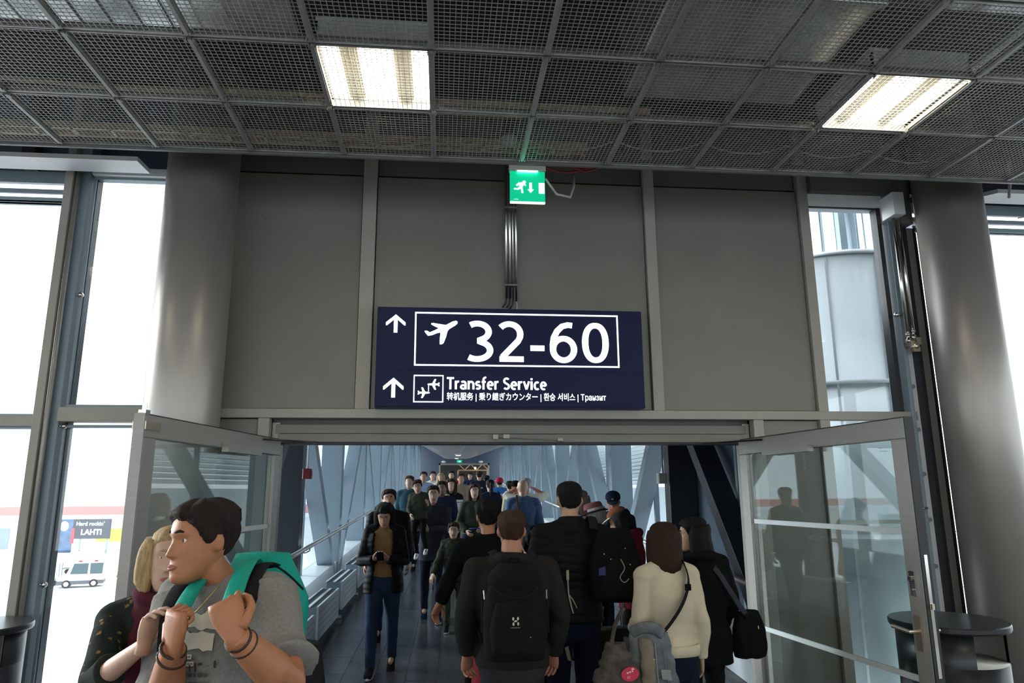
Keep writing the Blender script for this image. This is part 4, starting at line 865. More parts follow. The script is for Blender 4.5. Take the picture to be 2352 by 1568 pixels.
    def leg(mb, q, off, end=1.0, taper=0.0):
        a, b, c = HP[q], KN[q], AN[q]; mb.tube([a+Vector((0, 0, .04)), a.lerp(b, .25), a.lerp(b, .6), b, b.lerp(c, .3), b.lerp(c, .7), b.lerp(c, end)], [(.086+off)*1.0, .083+off, .068+off, .053+off, .054+off, .042+off*1.1, .036+off*1.25], 14)
    # ---- body
    b = MB(); torso(b, -0.012, .88); b.tube([NK-Vector((0, 0, .05)), NK, HB, HC-HR@Vector((0, 0.0, .06))], [.060*neck, .054*neck, .052*neck, .045], 14); head_mb(b, HX, 64 if vox < 0.012 else 32)
    for q in 'RL':
        arm(b, q, -0.002); leg(b, q, -0.010)
        b.tube([AN[q]+Vector((0, -.03, -.03)), AN[q]+Vector((0, .06, -.035)), AN[q]+Vector((0, .13, -.05))], [.03, .03, .022], 8)
    bm_ = bake(b, vox, 'body', SKIN[skin], 3 if vox > .008 else 4)
    hb = MB(); HD = {}
    for q, sg in (('R', 1), ('L', -1)):
        hd = hands.get(q, {}); d = Vector(hd['d']) if 'd' in hd else (WR[q]-EL[q])
        if world and 'd' in hd: d = inv@d
        d = d.normalized(); nr = Vector(hd.get('n', (-sg, 0.15, 0)))
        if world and 'n' in hd: nr = inv@nr
        nr = (nr-d*nr.dot(d)).normalized(); t = d.cross(nr)*sg
        if not hidehands: hand_mb(hb, WR[q], d, nr, t, 1.0*(0.9 if fem else 1.0)*(1.15 if sex == 'c' else 1), hd.get('curl', 0.35), hd.get('spread', 0.1), hd.get('tc', 0.4))
        HD[q] = (d, nr, t)
    nb = len(bm_.vertices); V = np.empty(nb*3); bm_.vertices.foreach_get('co', V); V = V.reshape(-1, 3)
    F = [tuple(p.vertices) for p in bm_.polygons]; vs = [tuple(v) for v in V]+[tuple(v) for v in hb.v]; F += [tuple(i+nb for i in f_) for f_ in hb.f]
    me = bpy.data.meshes.new('body'); me.from_pydata(vs, [], F); me.materials.append(SKIN[skin]); me.polygons.foreach_set('use_smooth', [True]*len(F)); me.update(); bpy.data.meshes.remove(bm_)
    SM = Matrix.Diagonal((s, s, s, 1))
    def put(name, me, lab=None):
        me.transform(SM); o = inst(name, me, root)
        if lab: o['label'] = lab
        return o
    put('body', me)
    # ---- face
    if eyes:
        for sg in (-1, 1):
            e = MB().sphere((sg*.031, .0618, .010), .0128, 10); iz = MB().sphere((sg*.0302, .0702, .010), .0062, 8)
            e.add(iz.v, iz.f, 1); m_ = MB(); m_.v = [HX@Vector(v) for v in e.v]; m_.f = e.f; m_.mi = e.mi; put('eye', m_.mesh('eye', [EYEW, IRIS], True))
            eb = MB().tube([HX@Vector(headpt(.034+0.004*math.sin(u*PI), PI/2-sg*(0.16+0.40*u), -.0005)) for u in np.linspace(0, 1, 7)], [.0025, .0045, .005, .005, .0045, .0035, .002], 6); put('eyebrow', eb.mesh('eyebrow', HAIR[hair[1] if hair else 'brown'], True))
            ey = MB().tube([HX@Vector((sg*(.031+.0135*math.cos(u)), .0710-0.0040*abs(math.cos(u)), .0115+.0060*math.sin(u))) for u in np.linspace(0.1, PI-0.1, 7)], .0022, 6); put('eyelid', ey.mesh('eyelid', SKIN[skin], True))
        lp = MB()
        for z, r_ in ((-.0615, .0042), (-.0715, .0050)): lp.tube([HX@Vector((u*.023, headpt(z, PI/2-u*.30)[1]+.0005-.002*abs(u), z-(.004*abs(u) if z > -.065 else -.005*abs(u)))) for u in np.linspace(-1, 1, 9)], [r_*(1-.75*abs(u)**2) for u in np.linspace(-1, 1, 9)], 8)
        put('lips', lp.mesh('lips', LIPS, True))
    if hair: put('hair', hair_mb(HX, hair[0], hair[2], seed, 1.0, hair[3] if len(hair) > 3 else 0.2).mesh('hair', HAIR[hair[1]], True))
    # ---- hats
    if hat:
        kind, m1, m2 = hat[:3]; c = MB(); lo = {'cap': .052, 'beanie': .02, 'bucket': .045, 'hat': .05}[kind]
        zs = np.linspace(lo, .118, 14); off = .014
        rg = []
        for z in zs:
            f_ = (z-lo)/(.118-lo); rg.append([HX@(Vector(headpt(min(z, .117), 2*PI*k/36, off+(.006 if kind == 'beanie' else .004)*math.sin(f_*PI), False))+Vector((0, 0, .016*f_+(0.014*f_ if kind == 'bucket' else 0)))) for k in range(36)])
        if kind == 'bucket':
            rg = [[HX@(Vector(headpt(.055, 2*PI*k/36, o_, False))+Vector((0, 0, z_))) for k in range(36)] for o_, z_ in ((.018, -.005), (.016, .03), (.010, .06), (.0, .076), (-.03, .082), (-.06, .083))]
        c.loft(rg, cap=True); put('hat_crown', c.mesh('hat_crown', m1, True))
        br = MB()
        if kind == 'cap':
            tw = hat[3] if len(hat) > 3 else 0.0; top_, bot_ = [], []
            A = np.linspace(PI/2-0.95, PI/2+0.95, 17); rings = []
            for a in A:
                e = max(0, math.cos((a-PI/2)*PI/2/0.95)); p = Vector(headpt(.055, a, .010, False)); dr = Vector((math.cos(a)*0.35, 1, 0)).normalized(); q_ = p+dr*(.075*e**0.6)+Vector((0, 0, -.018*e))
                M3 = Matrix.Rotation(tw, 3, 'Z'); rings.append([HX@(M3@v) for v in (p+Vector((0, 0, .004)), (p+q_)/2+Vector((0, 0, .007)), q_+Vector((0, 0, .002)), q_-Vector((0, 0, .002)), (p+q_)/2+Vector((0, 0, .002)), p-Vector((0, 0, .002)))])
            br.loft(rings); put('brim', br.mesh('brim', m2, True))
        elif kind == 'bucket':
            br.loft([[HX@(Vector(headpt(.055, 2*PI*k/36, o_, False))+Vector((0, 0, z_))) for k in range(36)] for o_, z_ in ((.012, -.004), (.04, -.014), (.066, -.03), (.066, -.034), (.04, -.018), (.012, -.009))], cap=False); put('brim', br.mesh('brim', m2, True))
            bd = MB(); bd.loft([[HX@(Vector(headpt(.055, 2*PI*k/36, o_, False))+Vector((0, 0, z_))) for k in range(36)] for o_, z_ in ((.0185, -.004), (.0195, .004), (.018, .014), (.015, .014))], cap=False); put('hat_band', bd.mesh('hat_band', m2, True))
        elif kind == 'beanie':
            br.loft([[HX@Vector(headpt(z_, 2*PI*k/36, o_, False)) for k in range(36)] for z_, o_ in ((.012, .012), (.012, .022), (.03, .025), (.048, .022), (.048, .012))], cap=False); put('cuff', br.mesh('cuff', m2, True))
    # ---- clothes
    if inner:
        g = MB(); torso(g, inner.get('off', .004), inner.get('hem', .86)); put('shirt', bake(g, max(vox, .010), 'shirt', inner['m'], 3, .5, folds(seed+5, .004)))
    if top:
        g = MB(); off = top.get('off', .016); sl = top.get('sleeve', 1.0)
        if top.get('open'):
            # open fronted jacket: a thick sheet round the back and sides
            cols = []
            for k in range(29):
                a = PI/2+top['open']+(2*PI-2*top['open'])*k/28; o_, i_ = [], []
                for z, rx, ry in [(top.get('hem', .80), TR[0][1]+.02, TR[0][2]+.02)]+[t_ for t_ in TR if t_[0] > top.get('hem', .80)+.03 and t_[0] < 1.45]:
                    for lst, e in ((o_, off+.022), (i_, off)):
                        lst.append(Ln((math.copysign(abs(math.cos(a))**.85, math.cos(a))*(rx+e), -0.012+math.copysign(abs(math.sin(a))**.85, math.sin(a))*(ry+e), z)))
                cols.append(o_+i_[::-1])
            g.loft(cols)
            for q, sg in (('R', 1), ('L', -1)): g.tube([Ln((sg*.055, -.02, 1.47)), Ln((sg*.11, -.015, 1.44)), SH[q]], [.045+off, .056+off, .062+off], 12); g.sphere(SH[q], .06+off, 8)
        else: torso(g, off, top.get('hem', .84), 1.5, top.get('flare', .03))
        for q in 'RL': arm(g, q, off if sl > .6 else off+.004, min(sl, .985), top.get('sflare', 0.0) if sl < .6 else 0.004)
        if top.get('collar'): g.tube([NK-Vector((0, 0, .03)), NK+(HB-NK)*0.25+Vector((0, 0, top['collar']-.03))], [(.078+off*.6, .074+off*.6), (.064+off*.5, .064+off*.5)], 20)
        if top.get('hood'):
            g.tube([Ln((sg_*.105*math.cos(a_)*1.0, -.035-.085*math.sin(a_)-.01, 1.475+.015*math.sin(a_)+raise_*.3)) for a_, sg_ in [(t_, 1) for t_ in np.linspace(-.2, PI+.2, 12)]], [.022, .03, .036, .04, .044, .046, .046, .044, .04, .036, .03, .022], 12)
            g.tube([Ln((0, -.09, 1.49)), Ln((0, -.125, 1.42)), Ln((0, -.125, 1.34))], [(.08, .04), (.085, .035), (.04, .015)], 12)
        dsp = puffer(seed, top.get('amp', .008), top.get('pitch', .055)) if top.get('puffer') else folds(seed, top.get('amp', .006))
        put(top.get('name', 'jacket'), bake(g, max(vox, .009), 'top', top['m'], 3, .5, dsp))
        if top.get('rib'):
            w = MB(); zz = top.get('hem', .84); w.loft([[Ln(p) for p in ell((0, -.005, z_), TR[0][1]+o_, TR[0][2]+o_, 40, 2.4)] for z_, o_ in ((zz-.012, off+.006), (zz-.01, off+.016), (zz+.02, off+.021), (zz+.05, off+.020), (zz+.055, off+.006))], cap=False); put('waistband', w.mesh('waistband', top['m'], True))
    bk, bmm = bottom
    if bmm:
        g = MB(); o_ = {'jeans': .012, 'slim': .006, 'loose': .022}.get(bk, .012); rings = []
        rings.append(ell((0, -.005, .785), TR[0][1]*.90, TR[0][2]*.92, 22, 2.4))
        for z, rx, ry in TR[:3]: rings.append(ell((0, -.005, z), rx+o_*.6+.004, ry+o_*.6+.004, 22, 2.4))
        g.loft(rings)
        for q in 'RL': leg(g, q, o_, 1.05)
        put('trousers', bake(g, max(vox, .010), 'trousers', bmm, 3, .5, folds(seed+9, .006, 26)))
    if shoes:
        for q, sg in (('R', 1), ('L', -1)):
            A = AN[q]; w = walk*sg; pit = -0.55 if (q not in legs and w < -0.02) else 0.0; Rm = Matrix.Rotation(pit, 3, 'X') if q not in legs else Matrix.Rotation(legs[q][2] if len(legs[q]) > 2 else 0, 3, 'X')
            f_ = lambda p: A+Rm@Vector(p)
            sh = MB(); sec = []
            for yy, rw, z0_, z1_ in ((-.075, .018, -.070, -.02), (-.06, .033, -.078, .005), (-.02, .038, -.08, .025), (.03, .038, -.08, .02), (.08, .044, -.08, -.005), (.13, .046, -.08, -.028), (.165, .038, -.079, -.042), (.185, .018, -.074, -.056)):
                sec.append([f_((rw*math.copysign(abs(math.cos(u))**.7, math.cos(u)), yy, (z0_+z1_)/2+(z1_-z0_)/2*math.copysign(abs(math.sin(u))**.75, math.sin(u)))) for u in np.linspace(0, 2*PI, 17)[:-1]])
            sh.loft(sec); so_ = put('shoe', sh.mesh('shoe', shoes, True))
            if sole:
                sl_ = MB(); P_ = [(.034*math.cos(u)*(1.3 if math.sin(u) > 0 else 1), .055+(.138)*math.sin(u)) for u in np.linspace(0, 2*PI, 21)[:-1]]
                sl_.loft([[f_((p[0], p[1], -.086)) for p in P_], [f_((p[0]*1.03, p[1]*1.01, -.064)) for p in P_]]); o2 = put('sole', sl_.mesh('sole', sole), None); o2.parent = so_
    return dict(root=root, s=s, HX=HX, SH=SH, EL=EL, WR=WR, HC=HC, Ln=Ln, put=put, HD=HD, NK=NK)
def worn(name, F, label, cat):      # a separate thing that sits at a person's place (bag, phone ...)
    r = F['root']; o = empty(name, r.location, r.rotation_euler.z, label=label, cat=cat); o.scale = (F['s'],)*3; return o
def superbox(cx, cy, z0, z1, rx, ry, p=4.0, n=28, topr=0.75, rows=10, bulge=0.0):
    mb = MB(); rings = []
    for i in range(rows+1):
        t = i/rows; e = math.sin(PI*min(t, 1-t)*1.0)**0.35 if 0 < t < 1 else 0.55
        k = (1-(1-topr)*max(0, (t-.55)/.45)); rings.append(ell((cx, cy, z0+(z1-z0)*t), rx*k*(.80+.20*e), ry*k*(.72+.28*e)*(1+bulge*math.sin(PI*t)), n, p))
    mb.loft(rings); return mb
def strap(pts, w, th, up=None, n=10):
    return MB().tube([Vector(p) for p in pts], [(w/2, th/2)]*len(pts), n, up=up)
def smoothpath(P, n=6):
    P = [Vector(p) for p in P]; out = []
    for i in range(len(P)-1):
        p0, p1, p2, p3 = P[max(i-1, 0)], P[i], P[i+1], P[min(i+2, len(P)-1)]
        for k in range(n):
            t = k/n; out.append(0.5*((2*p1)+(p2-p0)*t+(2*p0-5*p1+4*p2-p3)*t*t+(3*p1-p0-3*p2+p3)*t**3))
    return out+[P[-1]]
# ================================================================ PEOPLE: the crowd
def cm(name, r, g, b, **k): return colmat('cloth_'+name, (r, g, b), **k)
C = dict(black=cm('black', .007, .007, .008), black2=cm('soft_black', .011, .0105, .010), shell=cm('black_shell', .008, .008, .010, rough=.55, bump=.1), char=cm('charcoal', .019, .0175, .016), greyT=cm('grey_marl', .215, .205, .195, var=.14, sc=120, bump=.12),
         jeans=cm('blue_denim', .026, .042, .085, bump=.35, var=.18), darkjean=cm('dark_denim', .018, .024, .045, bump=.3), navy=cm('navy', .02, .024, .05), navyt=cm('navy_trousers', .010, .013, .028), cream=cm('cream_sweat', .58, .50, .37, bump=.2, var=.05), mustard=cm('tan_knit', .26, .145, .065),
         olive=cm('olive', .05, .058, .04), camo=cm('green_camouflage', .055, .065, .045, var=.55, sc=22), teal=cm('teal_nylon', .012, .30, .235, rough=.5, bump=.12), maroon=cm('maroon_scarf', .075, .018, .028), wine=cm('dark_red_hoodie', .10, .010, .018), denimshirt=cm('denim_shirt', .075, .115, .21, var=.2), lightdenim=cm('washed_denim', .15, .16, .17, var=.3, bump=.5), taupe=cm('taupe_lining', .20, .165, .125, bump=.4), fur=cm('grey_brown_fur', .085, .072, .064, bump=.9, bs=90, var=.3),
         blue=cm('bright_blue_puffer', .05, .20, .50, rough=.45), redhat=cm('red_knit', .50, .03, .07), yellow=cm('pale_yellow_shirt', .50, .46, .25), beige=cm('beige_shirt', .55, .52, .42), ltblue=cm('light_blue_shirt', .35, .46, .68), tealcoat=cm('dark_teal_coat', .03, .075, .095), plum=cm('dusky_pink_felt', .20, .075, .072), rust=cm('rust_suede', .20, .068, .038), white=cm('white_cotton', .75, .75, .74), sock=cm('white_sock', .78, .80, .82), greyhood=cm('slate_hoodie', .042, .040, .055), brown=cm('brown_leather', .09, .05, .03), tan2=cm('sand_coat', .33, .26, .17), navyshoe=cm('navy_shoe', .02, .03, .07), blackshoe=cm('black_shoe', .012, .012, .013, rough=.5), gold=mat('gold_metal', (.55, .38, .12, 1), .3, .9), amber=mat('amber_pendant', (.45, .20, .07, 1), .3), zip=mat('metal_zip', (.5, .5, .5, 1), .35, .8), strapb=cm('strap_webbing', .016, .016, .02, bump=.4), strapg=cm('grey_strap', .045, .047, .06, bump=.4), redlug=cm('red_luggage', .42, .03, .05, rough=.4), tagr=mat('tag_red', (.55, .02, .06, 1), .4), phone=mat('phone_black', (.012, .012, .014, 1), .15), floral=None, plaid=None)
def floral():
    m = colmat('cloth_floral', (.02, .024, .022)); nt = m.node_tree; N = nt.nodes; L = nt.links; b = N['Principled BSDF']
    tc = [n for n in N if n.type == 'TEX_COORD'][0]; vo = N.new('ShaderNodeTexVoronoi'); vo.inputs['Scale'].default_value = 30; L.new(tc.outputs['Object'], vo.inputs['Vector'])
    nz = N.new('ShaderNodeTexNoise'); nz.inputs['Scale'].default_value = 95; L.new(tc.outputs['Object'], nz.inputs['Vector'])
    ad = N.new('ShaderNodeMath'); ad.operation = 'MULTIPLY_ADD'; ad.inputs[1].default_value = 0.55; L.new(nz.outputs['Fac'], ad.inputs[0]); L.new(vo.outputs['Distance'], ad.inputs[2])
    rp = N.new('ShaderNodeValToRGB'); rp.color_ramp.elements[0].position = .42; rp.color_ramp.elements[0].color = (.22, .14, .055, 1); rp.color_ramp.elements[1].position = .50; rp.color_ramp.elements[1].color = (.020, .025, .023, 1)
    L.new(ad.outputs[0], rp.inputs[0]); L.new(rp.outputs[0], b.inputs['Base Color']); return m
C['floral'] = floral()
def plaid():
    m = colmat('cloth_plaid', (.3, .05, .09)); nt = m.node_tree; N = nt.nodes; L = nt.links; b = N['Principled BSDF']; tc = [n for n in N if n.type == 'TEX_COORD'][0]
    ck = N.new('ShaderNodeTexChecker'); ck.inputs['Scale'].default_value = 22; ck.inputs[1].default_value = (.42, .06, .13, 1); ck.inputs[2].default_value = (.6, .42, .45, 1); L.new(tc.outputs['Object'], ck.inputs['Vector']); L.new(ck.outputs[0], b.inputs['Base Color']); return m
C['plaid'] = plaid()
def FLZ(Y): return max(0.0, SL*(Y-Y0))
V3 = Vector
# ---------------------------------------------------------------- 1 man with the teal backpack
P1X, P1Y, P1A = -0.655, 2.36, 153
p1 = fig('person in a grey printed T-shirt gripping the straps of a teal backpack', P1X, P1Y, 1.735, P1A, 'm', skin='tan', head=(-0.30, 0.03, 0.0), side=.04, headoff=(.030, .03, 0), world=True, raise_=.045, wide=1.0, shoulder=.96, armw=1.25,
         arms={'L': ((-0.400, 2.07, 1.270), (-0.512, 1.95, 1.412)), 'R': ((-0.785, 2.28, 1.165), (-0.706, 2.09, 1.362))},
         hands={'L': dict(d=(-0.28, 0.10, 0.60), n=(-0.1, 0.98, 0.05), curl=1.15, tc=1.0), 'R': dict(d=(0.02, -0.05, 0.95), n=(0.55, 0.70, 0.12), curl=1.15, tc=1.0)},
         hair=('short', 'darkbrown', .024), top=dict(m=C['greyT'], off=.016, hem=.82, sleeve=.50, sflare=.018, amp=.009, name='t_shirt'), bottom=('jeans', C['darkjean']), shoes=C['blackshoe'], sole=C['white'], vox=.0055, eyes=True, seed=11)
s1 = p1['s']; R1 = p1['root']; I1 = Matrix.Rotation(math.radians(P1A), 3, 'Z').transposed()
def L1(p): return (I1@(V3(p)-V3((P1X, P1Y, 0))))/s1
for q in 'LR':
    W_, E_ = p1['WR'][q], p1['EL'][q]; d = (W_-E_).normalized(); u = d.orthogonal().normalized(); v = d.cross(u)
    for k in (0.012, 0.034) if q == 'L' else (0.006, 0.045):
        c = W_-d*k; rr = .031+k*.10; tl = d*0.010
        p1['put']('bracelet', MB().tube([c+u*(rr*math.cos(a))+v*(rr*math.sin(a))+tl*math.sin(a+1) for a in np.linspace(0, 2*PI, 25)], .0045, 6).mesh('bracelet', mat('brown_cord', (.03, .014, .010, 1), .6), True))
nk = p1['NK']
ch = MB().tube([nk+V3((-.058*math.cos(a), .068+.075*math.sin(a)*.9, .022-.080*math.sin(a)**2)) for a in np.linspace(0.25, PI-0.25, 22)], .0022, 6); p1['put']('necklace', ch.mesh('necklace', C['gold'], True))
pc = nk+V3((0.0, .150, -.088)); p1['put']('pendant', MB().sphere(pc, .013, 8, sc=(1, .5, 1.35)).sphere(pc+V3((0, 0, .022)), .006, 6).mesh('pendant', C['amber'], True))
p1['put']('collar_rib', MB().tube([nk+V3((.072*math.cos(a), .012+.078*math.sin(a), .010-.036*max(0, math.sin(a)))) for a in np.linspace(0, 2*PI, 33)], .0075, 8).mesh('collar_rib', C['greyT'], True))
def chest(x, z, e=.006):
    z = 1.437-(1.372-z)*.84
    zz = [.83, .90, .97, 1.05, 1.13, 1.22, 1.30, 1.37, 1.425, 1.46]; rx = np.interp(z, zz, [.150, .163, .160, .146, .148, .160, .168, .168, .150, .105])*0.98+.016; ry = np.interp(z, zz, [.108, .116, .112, .104, .104, .112, .117, .108, .088, .070])*1.0+.016
    return p1['Ln']((x, -.010+ry*max(0.0, 1-abs(x/rx)**2.4)**(1/2.4)+e, z))
def decal(name, x0, x1, z0, z1, m, slant=0.0, jag=0.0, sd=1):
    r = random.Random(sd); mb = MB(); nx, nz = 9, 5; g = []
    for i in range(nx):
        x = x0+(x1-x0)*i/(nx-1); a, b = r.uniform(-jag, jag), r.uniform(-jag, jag); g.append([chest(x, z0+a+(z1+b-z0-a)*j/(nz-1)+slant*(x-x0)) for j in range(nz)])
    mb.v = [v for c in g for v in c]; mb.f = [(i*nz+j, (i+1)*nz+j, (i+1)*nz+j+1, i*nz+j+1) for i in range(nx-1) for j in range(nz-1)]; mb.mi = [0]*len(mb.f)
    return p1['put'](name, mb.mesh(name, m, True))
pb = mat('print_beige', (.56, .49, .41, 1), .8); pk = mat('print_black', (.03, .028, .028, 1), .8)
decal('print_block', -.085, .035, 1.318, 1.372, pb, .0, .006, 3); decal('print_block', -.085, .030, 1.252, 1.308, pb, 0, .006, 4)
for k, (z, xa, xb) in enumerate(((1.222, -.020, .085), (1.200, -.030, .085))):
    decal('print_strip', xa, xb, z, z+.015, pb, -.05); decal('print_line', xa, xb, z-.004, z, pk, -.05)
    r = random.Random(k)
    x = xa+.004
    while x < xb-.01:
        w = r.uniform(.004, .012); decal('print_letter', x, x+w, z+.004, z+.011, mat('print_grey', (.16, .15, .14, 1), .8), -.05); x += w+.004
r = random.Random(9)
for z in (1.165, 1.135, 1.105, 1.075, 1.045):
    for xa, n_ in ((.045, 2), (-.075, 6)):
        x = xa
        for _ in range(n_): w = r.uniform(.008, .018); decal('print_word', x, x+w, z, z+.013, mat('print_faded', (.075, .068, .066, 1), .8), -.02); x += w+.005
for k in range(6): x = -.10+.02*k; decal('print_scribble', x, x+r.uniform(.006, .02), 1.19+r.uniform(-.01, .025), 1.20+r.uniform(0, .02), pk, -.1)
tb_ = worn('backpack', p1, 'teal and black backpack on the person in the grey T-shirt', 'backpack')
superbox(.075, -.245, 1.235, 1.575, .165, .125, 2.6, 32, .62, 14).build('upper_compartment', C['teal'], tb_, True)
superbox(.02, -.245, .84, 1.285, .195, .125, 3.2, 32, .95, 10).build('lower_compartment', C['shell'], tb_, True)
superbox(-.185, -.22, .90, 1.12, .05, .08, 3, 16, .8, 6).build('side_pocket', C['shell'], tb_, True)
strap(smoothpath([(-.03, -.14, 1.545), (-.07, -.14, 1.545), (-.11, -.16, 1.515), (-.135, -.20, 1.47)]), .014, .006, (0, 0, 1)).build('piping', C['shell'], tb_, True)
Lp = lambda *P: [L1(p) for p in P]
strap(smoothpath(Lp((-.606, 2.50, 1.540), (-.590, 2.36, 1.560), (-.582, 2.235, 1.530), (-.575, 2.15, 1.490), (-.568, 2.085, 1.450), (-.560, 2.11, 1.38))), .056, .012, (0, .3, 1)).build('teal_strap', C['teal'], tb_, True)
strap(smoothpath(Lp((-.55, 2.48, 1.530), (-.553, 2.36, 1.545), (-.556, 2.245, 1.510), (-.548, 2.19, 1.453), (-.525, 2.19, 1.385), (-.50, 2.27, 1.32))), .060, .012, (0, .3, 1)).build('black_strap', C['strapb'], tb_, True)
strap(smoothpath(Lp((-.747, 2.46, 1.495), (-.728, 2.34, 1.508), (-.721, 2.22, 1.475), (-.718, 2.15, 1.434), (-.720, 2.13, 1.375), (-.735, 2.19, 1.30))), .054, .012, (0, .3, 1)).build('teal_strap', C['teal'], tb_, True)
strap(smoothpath(Lp((-.800, 2.46, 1.485), (-.785, 2.35, 1.492), (-.775, 2.25, 1.452), (-.763, 2.205, 1.395), (-.775, 2.24, 1.32))), .056, .012, (0, .3, 1)).build('black_strap', C['strapb'], tb_, True)
for k in range(4): MB().sphere(L1((-.565+.010*k, 2.175, 1.462)), .0035, 5).build('red_stitch', C['redlug'], tb_)
# ---------------------------------------------------------------- 2 woman behind him
p2 = fig('person in a dark floral top and maroon scarf behind the teal backpack', -0.965, 2.72, 1.65, 192, 'f', skin='pale', head=(0.10, .03, -.1), world=True,
         arms={'R': ((-1.055, 2.45, 1.195), (-0.835, 2.235, 1.345))}, hands={'R': dict(d=(0.20, -0.10, 0.95), n=(0.75, -0.30, -0.2), curl=.5, tc=.0, spread=.2)},
         hair=('bob', 'blond', .010, .125), top=dict(m=C['floral'], off=.014, hem=.80, sleeve=.66, sflare=.014, amp=.006, name='floral_top'), bottom=('slim', C['darkjean']), shoes=C['blackshoe'], vox=.008, eyes=True, seed=12)
n2 = p2['NK']; g = MB()
for k, (rz_, r_, z_) in enumerate(((0, .078, .0), (.3, .084, .035), (.6, .090, -.03))): g.tube([n2+V3((r_*math.cos(a), .005+r_*.95*math.sin(a)+.012, z_+.018*math.sin(a+rz_)-.03*max(0, math.sin(a)))) for a in np.linspace(0, 2*PI, 25)], .027, 10)
g.tube([n2+V3(p) for p in ((.05, .08, -.02), (.055, .118, -.09), (.06, .128, -.17), (.055, .125, -.27))], [.026, .04, .048, .04], 10, flat=.45)
p2['put']('scarf', bake(g, .009, 'scarf', C['maroon'], 3, .5, folds(4, .005, 45)))
# ---------------------------------------------------------------- 3 man with the black backpack seen from behind
p3 = fig('person with short brown hair and a black backpack with a white mark, seen from behind', 0.395, 4.10, 1.655, -2, 'm', skin='ruddy', wide=1.16, shoulder=1.08, arms={'R': ((.275, -.03, 1.165), (.250, .085, .94)), 'L': ((-.272, -.03, 1.165), (-.262, .055, .945))},
         hands={'R': dict(n=(-.5, -.85, 0), curl=.5), 'L': dict(n=(.6, -.8, 0), curl=.55)}, hair=('short', 'brown', .014), top=dict(m=C['char'], off=.020, hem=.86, hood=True, amp=.008), bottom=('jeans', cm('faded_black_jeans', .03, .031, .034)), shoes=C['blackshoe'], vox=.008, seed=21, neck=1.2, walk=.10)
bp = worn('backpack', p3, 'black backpack with a small white mark, worn by the brown haired person', 'backpack')
superbox(0, -.235, .985, 1.44, .178, .120, 3.6, 34, .74, 14).build('main_compartment', C['black2'], bp, True)
superbox(0, -.335, 1.02, 1.285, .140, .050, 3.2, 28, .85, 10).build('front_pocket', C['black2'], bp, True)
superbox(0, -.225, 1.335, 1.475, .150, .118, 3.0, 30, .62, 8).build('lid', C['black2'], bp, True)
MB().tube(smoothpath([(-.12, -.345, 1.36), (-.07, -.372, 1.325), (0, -.385, 1.312), (.07, -.372, 1.325), (.12, -.345, 1.36)]), .004, 6).build('lid_seam', C['strapb'], bp, True)
strap(smoothpath([(-.03, -.20, 1.475), (-.02, -.22, 1.50), (.02, -.22, 1.50), (.03, -.20, 1.475)]), .02, .006, (0, 0, 1)).build('haul_loop', C['strapb'], bp, True)
for sg in (-1, 1):
    strap(smoothpath([(sg*.075, -.14, 1.42), (sg*.10, -.11, 1.49), (sg*.118, -.02, 1.525), (sg*.13, .10, 1.45), (sg*.15, .15, 1.30), (sg*.19, .08, 1.14), (sg*.17, -.12, 1.05)]), .055, .014, (0, -1, .4)).build('shoulder_strap', C['strapb'], bp, True)
    MB().tube([(sg*.172, -.29, 1.34), (sg*.168, -.33, 1.30)], .004, 6).build('cord_lock', C['zip'], bp)
    MB().tube([(sg*.178, -.25, 1.30), (sg*.182, -.27, 1.12)], .005, 6).build('side_strap', C['strapb'], bp)
mk = empty('mark', parent=None) if False else None
lw = mat('mark_white', (.62, .58, .52, 1), .6)
MKX, MKZ, MKY = -.005, 1.196, -.3905
mm = MB()
for dx, dz in ((-.0125, .0125), (.0125, .0135), (-.0115, -.0135), (.0135, -.0125)): mm.prism([(MKX+dx+.0052*math.cos(a), MKZ+dz+.0085*math.sin(a)) for a in np.linspace(0, 2*PI, 13)[:-1]], MKY, MKY+.004, 'y')
mm.prism([(MKX+.009*math.cos(a), MKZ+.0005+.0045*math.sin(a)+.0015*math.cos(a)) for a in np.linspace(0, 2*PI, 13)[:-1]], MKY, MKY+.004, 'y')
mm.build('white_emblem', lw, bp); mw = MB(); x = MKX-.026
for k in range(7): mw.box(x, x+.005, MKY, MKY+.004, MKZ-.0345, MKZ-.030); x += .0073
mw.build('word_mark', mat('mark_grey', (.22, .21, .2, 1), .6), bp)
MB().tube([(.072, -.380, 1.112), (.098, -.372, 1.133)], .0035, 6).build('zip_pull', lw, bp)
MB().tube(smoothpath([(-.10, -.375, 1.10), (-.04, -.390, 1.088), (.04, -.390, 1.088), (.10, -.375, 1.10)]), .002, 5).build('pocket_seam', C['strapb'], bp)
# ---------------------------------------------------------------- 4 person in black ahead of him on the left
p4 = fig('person in black with black hair and the left arm held out, just inside the doorway', 0.335, 5.25, 1.70, 4, 'm', skin='ruddy', arms={'L': ((-.27, .02, 1.235), (-.345, .08, 1.03))}, hands={'L': dict(n=(.7, -.6, 0), curl=.4)}, hair=('short', 'black', .026), top=dict(m=C['black'], off=.018, hem=.84, collar=.05, amp=.009), bottom=('jeans', C['black2']), shoes=C['blackshoe'], vox=.010, seed=22, walk=.12)
